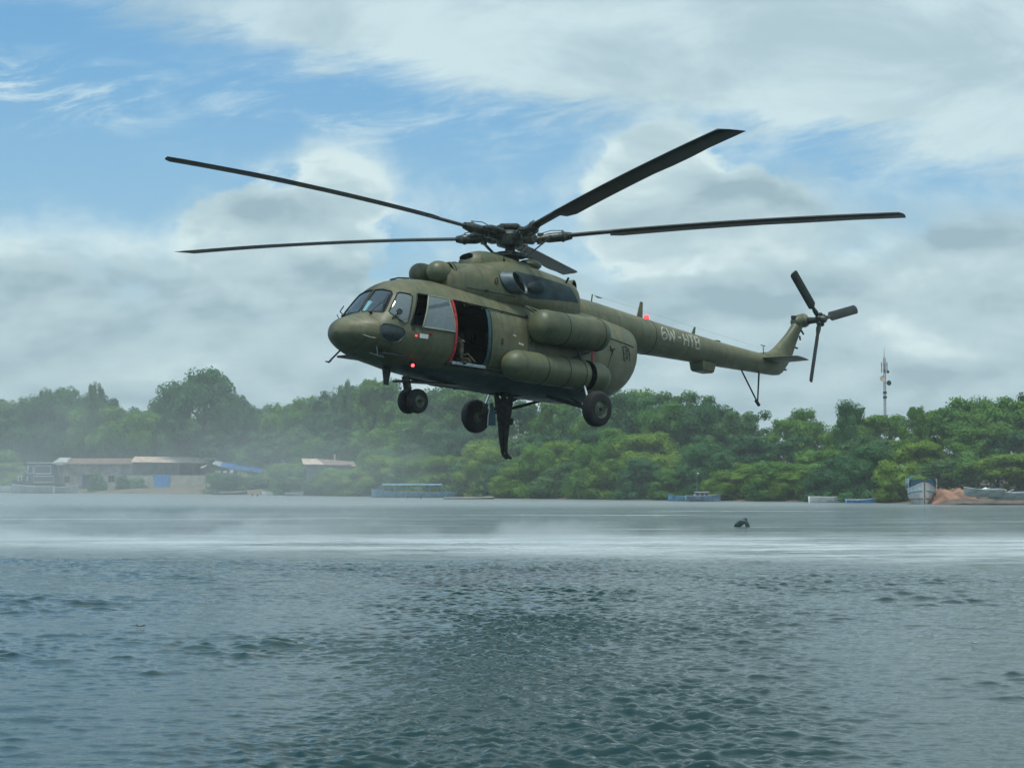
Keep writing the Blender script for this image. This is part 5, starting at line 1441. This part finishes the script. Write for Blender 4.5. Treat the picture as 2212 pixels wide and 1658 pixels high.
for k in range(9):
    x = -1.45 + 2.9 * k / 8; rings.append([(x * 1.08, .04 * math.sin(k * 2.1), 1.15), (x * .92, .10 * math.sin(k * 2.4 + 1), 0), (x * .78, .06 * math.sin(k * 1.9), -1.2), (x * .78, .06 * math.sin(k * 1.9) + .05, -1.2), (x * 1.08, .04 * math.sin(k * 2.1) + .05, 1.15)])
ring_sweep(t_, rings); tb = finish(t_, 'hanging_sheet', M['bluetarp'], None, 40); tb.location = (P1(363, 0)[0], D1 - 5.9, height_at(1039, D1)); tag(tb, 'bright blue sheet hung over the low pale wall', 'tarpaulin')
# tarpaulin shelter
hx0, _ = P1(440, 0, 315); hx1, _ = P1(572, 0, 315)
h3 = empty('tarpaulin_shelter', ((hx0 + hx1) / 2, 318, .2), (0, 0, 0), 'dark bushy shelter roofed with a bright blue and white tarpaulin right of the open shed', 'shelter')
hw_ = (hx1 - hx0) / 2; zt_ = height_at(1011, 315) - .2
def drape(bm, x0, x1, y0, y1, zf, nx_=14, ny_=6, seed=0):
    vs = [[bm.verts.new((x0 + (x1 - x0) * i / nx_, y0 + (y1 - y0) * j / ny_, zf(i / nx_, j / ny_) + .10 * mnoise.noise(Vector((i * .7, j * .9, seed))))) for j in range(ny_ + 1)] for i in range(nx_ + 1)]
    for i in range(nx_):
        for j in range(ny_): bm.faces.new((vs[i][j], vs[i + 1][j], vs[i + 1][j + 1], vs[i][j + 1]))
    r = bmesh.ops.solidify(bm, geom=list(bm.faces), thickness=.03)
t_ = NEW(); drape(t_, -hw_ + 2.2, hw_ - .8, -2, 2.5, lambda i, j: zt_ + .35 - 1.1 * i + j * .7); finish(t_, 'tarpaulin', M['bluetarp'], h3, 40)
t_ = NEW(); drape(t_, -hw_ + 1.2, -hw_ + 2.9, -1.8, 2.5, lambda i, j: zt_ + .75 - .5 * i + j * .6, seed=3); finish(t_, 'white_sheet', M['hullwhite'], h3, 40)
t_ = NEW(); drape(t_, -hw_ - .8, -hw_ + .3, -2.2, 0, lambda i, j: zt_ - .1 + .4 * i + j * .4, 6, 3, seed=5); finish(t_, 'white_sheet', M['hullwhite'], h3, 40)
for x in np.linspace(-hw_ + .3, hw_ - .5, 6):
    t_ = NEW(); tube(t_, [(x, -1.8, -.5), (x, -1.8, zt_ - .1)], .09, 6); finish(t_, 'post', M['wood'], h3)
for k, (u, v, W, hb) in enumerate(((470, 1016, 4.4, 0), (490, 1018, 5.5, 2), (530, 1024, 5.5, 4), (566, 1028, 5, 2), (300, 1030, 3.5, 0), (265, 1026, 3.0, 2), (210, 1018, 3.0, 4), (668, 1004, 6.0, 0), (702, 1009, 6.5, 4), (738, 1008, 6.5, 1), (775, 1004, 6.0, 3))):
    dd = (shore_dist(u) + 1.5) if u > 600 else 309 if u > 440 else 331
    tree('bush', hb, Vector(((u - 1106) / F_ * dd, dd, .2)), height_at(v, dd) - .2, W, ['rounded dark bush under the left end of the blue tarpaulin', 'dark bush below the middle of the blue tarpaulin', 'grey green bush below the right end of the blue tarpaulin', 'dark bush just right of the blue tarpaulin shelter', 'green bush where the plaster house meets the pale wall', 'small dark bush below the windows of the plaster house', 'grey green bush beside the doorway of the plaster house', 'mid green bush at the left end of the hidden peach roof', 'grey green bush hiding the left half of the peach roofed house', 'yellow green bush hiding the right half of the peach roofed house', 'yellow green bush just right of the hidden peach roof'][k], 'bush', None, 'bush')
# roof of a house showing among the trees
pt = shore(s_of_u(716), 6); dd = pt.y
h4 = empty('hidden_house', ((712 - 1106) / F_ * dd, dd, 0), (0, 0, R_(10)), 'house almost hidden in the trees with pale peach tin roof, right of the blue tarpaulin', 'house'); zz_ = height_at(1003, dd)
t_ = NEW(); box(t_, (0, 2, zz_ / 2), (6.5, 4, zz_)); finish(t_, 'wall', M['wall_b'], h4)
t_ = NEW(); corr_sheet(t_, (-3.9, -.4, zz_ + .05), (-.8, -.4, zz_), (-1.6, 4, zz_ + .9), (-3.9, 4, zz_ + .95), 12); finish(t_, 'roof', M['tin_pale'], h4)
t_ = NEW(); corr_sheet(t_, (-.8, -.2, zz_), (4.0, -.2, zz_ - .3), (4.0, 4, zz_ + .5), (-1.6, 4, zz_ + .9), 16); finish(t_, 'roof_sheet', M['tin'], h4)
t_ = NEW(); box(t_, (1.0, 3.0, zz_ + 1.1), (.25, .25, .9)); finish(t_, 'chimney', M['tin_pale'], h4)

# ------------------------------------------------------------------ boats
def hull_bm(L, B, H, sheer=.35, bow=.9, flare=.75, n=20, draft=.25, thick=.06):
    """x along the boat, bow at +x"""
    bm = NEW(); rings = []
    for i in range(n + 1):
        t = i / n; x = -L / 2 + L * t
        w_ = B / 2 * (min(1, (1 - t) / .45) ** .6 if t > .55 else 1) * (.82 + .18 * min(1, t / .2))
        w_ = max(w_, .03); top = H + sheer * (max(0, t - .35) / .65) ** 2 * bow + .12 * sheer * (1 - t)
        bot = -draft + (t > .8) * (t - .8) * draft * 4
        wb = w_ * flare * .6
        rings.append([(x, w_, top), (x, w_ * (flare + .12), top * .45), (x, wb, bot + .05), (x, 0, bot), (x, -wb, bot + .05), (x, -w_ * (flare + .12), top * .45), (x, -w_, top),
                      (x, -max(.01, w_ - thick), top), (x, -max(.008, wb - thick), bot + .2), (x, max(.008, wb - thick), bot + .2), (x, max(.01, w_ - thick), top)])
    ring_sweep(bm, rings); bmesh.ops.recalc_face_normals(bm, faces=bm.faces)
    return bm, rings
def boat(name, loc, rz, L, B, H, label, cat, hm, rimm, group=None, **kw):
    e = empty(name, loc, (0, 0, rz), label, cat, group)
    bm, rg = hull_bm(L, B, H, **kw); finish(bm, 'hull', hm, e, 35)
    for s_, k in ((1, 0), (-1, 6)):
        t_ = NEW(); tube(t_, [r[k] for r in rg], max(.035, B * .02), 6); finish(t_, 'gunwale', rimm, e, 60)
    nb_ = max(2, int(L / 1.8))
    for i in range(1, nb_):
        t_ = NEW(); box(t_, (-L / 2 + L * .78 * i / nb_, 0, H * .62), (.25, B * .78, .05)); finish(t_, 'bench', M['wood'], e)
    return e
def canopy(e, x0, x1, B, z, mat_, pm, posts=4, hang=.25, rise=.15, zlow=.4):
    t_ = NEW(); N = 10; rings = []
    for i in range(N + 1):
        x = x0 + (x1 - x0) * i / N; ring = []
        for j in range(9):
            a = -1 + 2 * j / 8; ring.append((x, a * B / 2, z + rise * (1 - a * a) - (hang if abs(a) == 1 else 0)))
        ring += [(p[0], p[1], p[2] - .03) for p in ring[::-1]]
        rings.append(ring)
    ring_sweep(t_, rings); bmesh.ops.recalc_face_normals(t_, faces=t_.faces); finish(t_, 'canopy', mat_, e, 30)
    for i in range(posts):
        x = x0 + (x1 - x0) * (i + .03) / (posts - .94)
        for s_ in (1, -1):
            t_ = NEW(); tube(t_, [(x, s_ * B * .46, zlow), (x, s_ * B * .46, z)], .035, 6); finish(t_, 'post', pm, e)
def bpos(u, v): # waterline row v
    dd = CAM_H * F_ / (v - 1032); return on_ray(u, dd, 0), dd
# dark cabin boat at the far left
p, dd = on_ray(84, 334, 0), 334
e = boat('fishing_boat', p, R_(180), 9.0, 3.0, 1.6, 'dark wooden cabin boat with white framed windows on the bank at the far left', 'boat', M['hulldark'], M['hulldark'], sheer=.8)
t_ = NEW(); rg = []
for z, x0, x1, hb in ((1.3, -3.6, 2.6, 1.35), (3.2, -3.2, 2.3, 1.3), (4.9, -2.9, 1.3, 1.15), (5.1, -2.5, .9, 1.0)): rg.append([(x0, -hb, z), (x1, -hb, z), (x1, hb, z), (x0, hb, z)])
ring_sweep(t_, rg); wh = finish(t_, 'wheelhouse', M['hulldark'], e)
t_ = NEW(); box(t_, (-.9, 0, 5.25), (5.2, 2.9, .12), bevel=.04); finish(t_, 'cabin_roof', M['hullwhite'], e)
for x0, x1, z0, z1, sk in ((-2.5, .3, 3.35, 4.75, .0), (.55, 1.7, 3.4, 4.7, -.30)):
    t_ = NEW(); loop_tube(t_, [(x0, 1.33, z0), (x1, 1.33, z0), (x1 + sk, 1.22, z1), (x0 + .1, 1.22, z1)], .07, 6); fr_ = finish(t_, 'window_frame', M['hullwhite'], wh)
    t_ = NEW(); vs = [t_.verts.new(q) for q in ((x0, 1.325, z0), (x1, 1.325, z0), (x1 + sk, 1.215, z1), (x0 + .1, 1.215, z1))]; t_.faces.new(vs); finish(t_, 'window_pane', M['glass_dark'], wh)
t_ = NEW(); loop_tube(t_, [(-3.0, 1.36, 1.9), (.5, 1.38, 1.9), (.5, 1.36, 2.9), (-3.0, 1.34, 2.9)], .05, 5); finish(t_, 'rail', M['hullwhite'], e)
t_ = NEW(); tube(t_, [(1.5, 1.4, 2.9), (1.7, 1.42, 2.0)], .07, 5); tube(t_, [(2.6, 1.1, 2.8), (2.7, 1.12, 2.1)], .07, 5); tube(t_, [(3.2, 1.0, 2.7), (3.2, 1.0, 2.0)], .07, 5); tube(t_, [(3.5, .9, 2.8), (2.4, 1.1, 2.95)], .07, 5); finish(t_, 'fender', M['hullwhite'], e)
boat('rowing_boat', on_ray(72, 322, 0), R_(178), 7.2, 2.0, 1.15, 'grey boat with curved white gunwale lying in front of the dark cabin boat', 'boat', M['hullgrey'], M['hullwhite'], sheer=.5)
boat('rowing_boat', on_ray(8, 338, .3), R_(0), 6.5, 1.8, .8, 'pale low boat cut off by the left edge of the photo', 'boat', M['hullwhite'], M['hullwhite'], sheer=.3)
boat('rowing_boat', on_ray(142, 326, 0), R_(0), 4.6, 1.6, 1.0, 'small pale upturned looking boat with white bow tip right of the grey boat', 'boat', M['hullgrey'], M['hullwhite'], sheer=.5)
# low canoe in front of the pale wall, small floats
boat('canoe', on_ray(497, 298, 0), 0, 5.5, .9, .28, 'low dark canoe drawn up below the open shed', 'canoe', M['hulldark'], M['hullgrey'])
boat('canoe', on_ray(590, 290, 0), R_(180), 3.4, .9, .35, 'little pale dinghy left of the long blue canopied boat', 'dinghy', M['hullwhite'], M['hullwhite'])
boat('canoe', on_ray(637, 278, 0), 0, 2.6, .8, .35, 'small grey skiff between the pale dinghy and the blue canopied boat', 'skiff', M['hullgrey'], M['hullwhite'])
# long blue canopied boat
p = on_ray(895, 254, 0)
e = boat('canopy_boat', p, R_(180), 11.4, 2.3, .65, 'long faded blue passenger boat with thin framed canopy moored under the bushes', 'boat', M['paleblue'], M['paleblue'], sheer=.5)
canopy(e, -3.7, 4.2, 2.2, 1.75, M['paleblue'], M['paleblue'], 6, .08, .10, .5)
t_ = NEW(); tube(t_, [(4.2, .95, 1.7), (5.0, .7, .9)], .06, 6); tube(t_, [(-3.7, .95, 1.7), (-4.4, .85, .7)], .06, 6); finish(t_, 'canopy_stay', M['paleblue'], e)
boat('canoe', on_ray(1013, 236, 0), 0, 6.2, .8, .17, 'long low white canoe on the water just right of the blue canopied boat', 'canoe', M['hulldark'], M['white'], sheer=.08)
boat('canoe', on_ray(1211, 240, 0), 0, 2.5, .8, .35, 'left of two small white skiffs afloat right of the hanging soldier', 'skiff', M['hullgrey'], M['white'], sheer=.1)
boat('canoe', on_ray(1268, 238, 0), 0, 2.8, .9, .45, 'right of two small white skiffs afloat right of the hanging soldier', 'skiff', M['rust'], M['white'], sheer=.1)
# grey cabin boat with lamp mast
p = on_ray(1518, 213, 0)
e = boat('cabin_boat', p, 0, 3.9, 1.6, .60, 'blue grey cabin boat with a tall thin lamp mast under the trees below the tail', 'boat', plain('blue_grey_hull', (.12, .20, .27), .6, var=.35, scale=2), M['hullgrey'], sheer=.25)
t_ = NEW(); ring_sweep(t_, [[(-1.2, -.6, .5), (.9, -.6, .5), (.9, .6, .5), (-1.2, .6, .5)], [(-.8, -.5, 1.0), (.5, -.5, 1.0), (.5, .5, 1.0), (-.8, .5, 1.0)]]); cb2 = finish(t_, 'cabin', M['hullgrey'], e)
t_ = NEW(); box(t_, (-.15, 0, 1.04), (1.6, 1.2, .06), bevel=.02); finish(t_, 'cabin_roof', M['hullwhite'], e)
for x in (-.65, -.15, .35):
    t_ = NEW(); box(t_, (x, -.565, .76), (.36, .03, .26), (R_(11), 0, 0)); finish(t_, 'window', M['glass_dark'], cb2)
t_ = NEW(); tube(t_, [(-.7, 0, 1.0), (-.65, 0, 3.1)], .02, 6); finish(t_, 'mast', M['hullgrey'], e)
t_ = NEW(); ellipsoid(t_, (-.55, 0, 3.12), (.13, .08, .05), 10); finish(t_, 'mast_lamp', M['white'], e)
boat('rowing_boat', on_ray(1468, 216, 0), R_(180), 2.7, 1.4, .5, 'low faded blue dinghy touching the cabin boat with the lamp mast', 'dinghy', M['paleblue'], M['paleblue'])
# white boat and blue boat on the right
boat('rowing_boat', on_ray(1806, 204, 0), 0, 5.9, 1.5, .55, 'long white open boat with raised bow moored under the bushes on the right', 'boat', M['hullwhite'], M['white'], sheer=.55)
boat('rowing_boat', on_ray(1858, 200, 0), 0, 3.1, 1.2, .32, 'small blue and white boat tied to the front of the long white boat', 'boat', M['bluetarp'], M['hullwhite'], sheer=.2)
# bow-on launch with blue canopy
dd = 193.0; p = on_ray(1990, dd, 0)
e = boat('canopy_boat', p, R_(-98), 7.0, 2.7, 1.45, 'white wooden launch seen bow on under a teal blue canopy, at the far right', 'boat', M['hullwhite'], M['hullwhite'], sheer=.75, flare=.8)
canopy(e, -3.2, 1.2, 3.0, 2.55, M['teal'], M['hullwhite'], 3, .75, .30, 1.4)
t_ = NEW(); ring_sweep(t_, [[(-3.0, -1.2, 1.2), (.7, -1.2, 1.2), (.7, 1.2, 1.2), (-3.0, 1.2, 1.2)], [(-3.0, -1.1, 2.45), (.5, -1.1, 2.45), (.5, 1.1, 2.45), (-3.0, 1.1, 2.45)]]); finish(t_, 'cabin', M['teal'], e)
t_ = NEW(); box(t_, (.63, -.45, 1.95), (.04, .6, .42), (0, -.15, 0)); box(t_, (.63, .45, 1.95), (.04, .6, .42), (0, -.15, 0)); finish(t_, 'cabin_window', M['glass_dark'], e)
t_ = NEW(); tube(t_, [(3.52, 0, -.2), (3.56, 0, 2.5)], .06, 6); finish(t_, 'stem_post', M['wood'], e)
t_ = NEW()
for s_ in (1, -1): tube(t_, [(3.4, s_ * .1, .55), (2.2, s_ * .98, .5), (0, s_ * 1.22, .45), (-3.3, s_ * 1.1, .45)], .07, 6)
finish(t_, 'rubbing_strake', M['wood'], e)
t_ = NEW()
for s_ in (1, -1): tube(t_, [(3.3, s_ * .25, 1.35), (2.2, s_ * 1.15, 1.15), (0, s_ * 1.36, 1.0), (-3.3, s_ * 1.25, .95)], .05, 6)
finish(t_, 'blue_band', M['teal'], e)
# heap of red-brown earth and scrap with blue boats drawn up on it
def mound(name, u0, u1, vtop, dist, depth, mat_, label, seed, cat):
    x0 = (u0 - 1106) / F_ * dist; x1 = (u1 - 1106) / F_ * dist; H = height_at(vtop, dist)
    bm = NEW(); nx_, ny_ = 34, 12; vs = []
    for i in range(nx_ + 1):
        r = []
        for j in range(ny_ + 1):
            a = i / nx_; b = j / ny_
            env = min(1, 4 * a, 5 * (1 - a)) * math.sin(PI * min(1, b * 1.2 + .05)) ** .6 if b < .8 else min(1, 4 * a, 5 * (1 - a))
            h = H * env * (.86 + .26 * mnoise.noise(Vector((i * .22, j * .25, seed))) + .07 * mnoise.noise(Vector((i * .8, j * .8, seed)))) - .15
            r.append(bm.verts.new((x0 + (x1 - x0) * a, dist + depth * b, h)))
        vs.append(r)
    for i in range(nx_):
        for j in range(ny_): bm.faces.new((vs[i][j], vs[i + 1][j], vs[i + 1][j + 1], vs[i][j + 1]))
    bmesh.ops.recalc_face_normals(bm, faces=bm.faces)
    o = finish(bm, name, mat_, None, 50); return tag(o, label, cat)
mound('earth_heap', 2012, 2128, 1049, 189, 7, M['earth'], 'red brown earth heap right of the launch with the teal canopy', 3, 'earth heap')
mound('mud_bank', 2005, 2330, 1070, 185.5, 6, plain('wet_mud', (.10, .08, .06), .8, var=.35, scale=.8, bump=.04), 'low dark mud bank along the water at the far right', 9, 'mud bank')
for k, (u, v, L, z, rz, lab) in enumerate(((2122, 0, 4.0, 1.05, 12, 'blue decked boat drawn up on the earth heap, left of two'), (2180, 0, 4.4, .75, 8, 'blue decked boat at the right edge of the photo, right of two'))):
    e = boat('rowing_boat', on_ray(u, 183 + k, z), R_(rz + 180), L, 1.5, .42, lab, 'boat', M['hullgrey'], M['hullwhite'], sheer=.3)
    t_ = NEW(); box(t_, (-.2, 0, .47), (L * .75, 1.25, .05), (0, R_(3), 0), .02); finish(t_, 'deck_cover', M['paleblue'], e)
sc_ = empty('scrap_pile', on_ray(2150, 187, 1.25), (0, 0, 0), 'white scrap sheets and plastic lying behind the blue decked boats', 'scrap')
rr = random.Random(4)
for k in range(6):
    t_ = NEW(); box(t_, (rr.uniform(-2, 2.4), rr.uniform(-.5, .8), rr.uniform(.1, .55) - .12 * k), (rr.uniform(.4, .9), .4, .06), (rr.uniform(-.5, .5), rr.uniform(-.6, .6), rr.random()), .01); finish(t_, 'sheet', M['white'], sc_)

# ------------------------------------------------------------------ radio mast
DM = 262.0
tm = empty('radio_mast', on_ray(1911.5, DM, 2.5), (0, 0, .3), 'slender lattice radio mast with antennas and two dishes above the right hand trees', 'mast')
zt_ = height_at(750, DM) - 2.5; hw_ = .18
M['mast'] = plain('galvanised_mast', (.14, .14, .14), .6, .3, var=.3, scale=3)
t3 = [Vector((hw_ * math.cos(a), hw_ * math.sin(a), 0)) for a in (R_(90), R_(210), R_(330))]
for q in t3:
    t_ = NEW(); tube(t_, [q, q + Vector((0, 0, zt_ - 1.4))], .035, 5); finish(t_, 'leg', M['mast'], tm)
t_ = NEW(); z = 0.0
while z < zt_ - 1.9:
    for i in range(3):
        a, b = t3[i], t3[(i + 1) % 3]; tube(t_, [a + Vector((0, 0, z)), b + Vector((0, 0, z + .55))], .03, 4); tube(t_, [a + Vector((0, 0, z)), b + Vector((0, 0, z))], .025, 4)
    z += .55
finish(t_, 'lattice_bracing', M['mast'], tm)
t_ = NEW(); tube(t_, [(0, 0, zt_ - 1.6), (0, 0, zt_)], [.05, .015], 6); finish(t_, 'lightning_rod', M['dark'], tm)
for z0, a in ((zt_ - 2.4, 0), (zt_ - 2.4, 2.1), (zt_ - 2.4, 4.2), (zt_ - 3.1, 1), (zt_ - 3.1, 3.2), (zt_ - 3.1, 5.3)):
    t_ = NEW(); box(t_, (.42 * math.cos(a), .42 * math.sin(a), z0), (.10, .15, .75), (0, 0, a), .02); tube(t_, [(0, 0, z0), (.5 * math.cos(a), .5 * math.sin(a), z0)], .03, 5); finish(t_, 'panel_antenna', M['wall_a'], tm)
for (x, z0, r_, m_) in ((-.45, height_at(818, DM) - 2.5, .42, 'tin_pale'), (.50, height_at(827, DM) - 2.5, .36, 'dark'), (.35, height_at(803, DM) - 2.5, .22, 'dark')):
    t_ = NEW(); lathe(t_, [(-.22, .05), (-.2, r_ * .5), (-.05, r_ * .92), (0, r_), (.03, r_)], (x, -.35, z0), (0, -1, 0), 16); tube(t_, [(0, 0, z0), (x, -.2, z0)], .03, 5); finish(t_, 'dish', M[m_], tm, 40)
for z0 in (height_at(848, DM) - 2.5, height_at(858, DM) - 2.5):
    t_ = NEW(); box(t_, (-.1, -.3, z0), (.45, .3, .35), bevel=.03); finish(t_, 'radio_box', M['dark'], tm)

# ------------------------------------------------------------------ leaves drifting on the water
M['leaf_orange'] = plain('dead_leaf', (.40, .16, .06), .7, var=.3); M['leaf_pale'] = plain('pale_petal', (.70, .68, .60), .7, var=.1)
for u, v, m_, sz, lab in ((307, 1355, 'leaf_orange', .05, 'curled orange brown dead leaf drifting in the left foreground'), (2100, 1392, 'leaf_pale', .035, 'whitish scrap drifting on the water at the right')):
    dd = CAM_H * F_ / (v - 1032); t_ = NEW()
    rings = [[(x * sz * 1.6, w_ * sz, .02 + .5 * sz * x * x + .01), (x * sz * 1.6, 0, .005 + .3 * sz * x * x + .01), (x * sz * 1.6, -w_ * sz, .02 + .5 * sz * x * x + .01), (x * sz * 1.6, 0, .012 + .3 * sz * x * x + .01)] for x, w_ in ((-1, .05), (-.6, .5), (0, .7), (.6, .5), (1, .05))]
    ring_sweep(t_, rings); o = finish(t_, 'drifting_leaf', M[m_], None, 60); o.location = on_ray(u, dd, .02); tag(o, lab, 'leaf')

# ------------------------------------------------------------------ air: haze box, and spray blown up by the rotor
def vol_mat(name, col_, dens_fn, aniso=0.2, step=1.0):
    m = bpy.data.materials.new(name); m.use_nodes = True; t = NT(m.node_tree); t.n.clear()
    o = t.new('ShaderNodeOutputMaterial'); v = t.new('ShaderNodeVolumePrincipled')
    v.inputs['Color'].default_value = (*col_, 1); v.inputs['Anisotropy'].default_value = aniso
    t.put(v.inputs['Density'], dens_fn(t)); t.l.new(v.outputs[0], o.inputs['Volume'])
    m.cycles.volume_step_rate = step
    return m
def vol_box(name, lo, hi, m_, label=None, cat=None):
    bm = NEW(); c = [(a + b) / 2 for a, b in zip(lo, hi)]; box(bm, c, [b - a for a, b in zip(lo, hi)])
    o = finish(bm, name, m_); tag(o, label, cat, kind='stuff'); return o
vol_box('haze', (-1560, -1560, -2.6), (1560, 1560, 27), vol_mat('thin_haze', (.86, .93, .94), lambda t: 0.00035), 'thin pale humid air over the river and the far bank', 'haze')
def mist_low(t):
    P = t.new('ShaderNodeNewGeometry').outputs['Position']; x, y, z = t.xyz(P)
    n = t.noise(t.comb(t.m('MULTIPLY', x, .05), t.m('MULTIPLY', y, .12), t.m('MULTIPLY', z, .5)), 1.0, 3.0, .6)
    f = t.m('ADD', t.m('ADD', 60.0, t.m('MULTIPLY', x, -.40)), t.m('MULTIPLY', t.m('SUBTRACT', n, .5), 30.0))
    a = t.ss(t.m('SUBTRACT', y, f), -3.0, 12.0); b = t.m('ADD', t.ss(y, 74.0, 88.0, 1.0, .02), t.m('MULTIPLY', t.ss(x, -4.0, -22.0), .45)); nz = t.noise(t.comb(t.m('MULTIPLY', x, .16), t.m('MULTIPLY', y, .10), t.m('MULTIPLY', z, .35)), 1.0, 5.0, .65, .5)
    c = t.ss(t.m('SUBTRACT', z, t.m('MULTIPLY', t.ss(nz, .45, .78), 1.5)), -0.3, 0.45, 1.0, 0.0)
    left = t.ss(x, 30.0, -14.0, .55, 1.5)
    return t.m('MULTIPLY', t.m('MULTIPLY', a, b), t.m('MULTIPLY', t.m('MULTIPLY', c, left), t.m('MULTIPLY', t.ss(n, .30, .68, .008, .085), t.ss(nz, .30, .62, .35, 1.35))))
vol_box('spray_mist', (-60, 48, -.2), (60, 135, 2.6), vol_mat('spray_near_surface', (.90, .95, .96), mist_low, 0.2, 0.6), 'white band of blown spray lying low across the water behind the helicopter', 'mist')
def mist_plume(t):
    P = t.new('ShaderNodeNewGeometry').outputs['Position']; x, y, z = t.xyz(P)
    n = t.noise(t.comb(t.m('MULTIPLY', x, .045), t.m('MULTIPLY', y, .03), t.m('MULTIPLY', z, .09)), 1.0, 4.0, .6, .4)
    uu = t.m('DIVIDE', x, y)
    a = t.m('MAXIMUM', t.ss(x, 8.0, -26.0), .12); c = t.ss(z, 0.0, 20.0, 1.0, 0.0); e = t.m('MULTIPLY', t.ss(y, 95.0, 130.0), t.ss(y, 290., 250.))
    return t.m('MULTIPLY', t.m('MULTIPLY', a, e), t.m('MULTIPLY', c, t.ss(n, .36, .66, .0004, .0054)))
vol_box('spray_plume', (-110, 90, -.15), (60, 292, 20), vol_mat('spray_cloud', (.86, .92, .93), mist_plume, 0.2, 1.0), 'pale cloud of drifting spray in front of the left hand wood', 'mist')
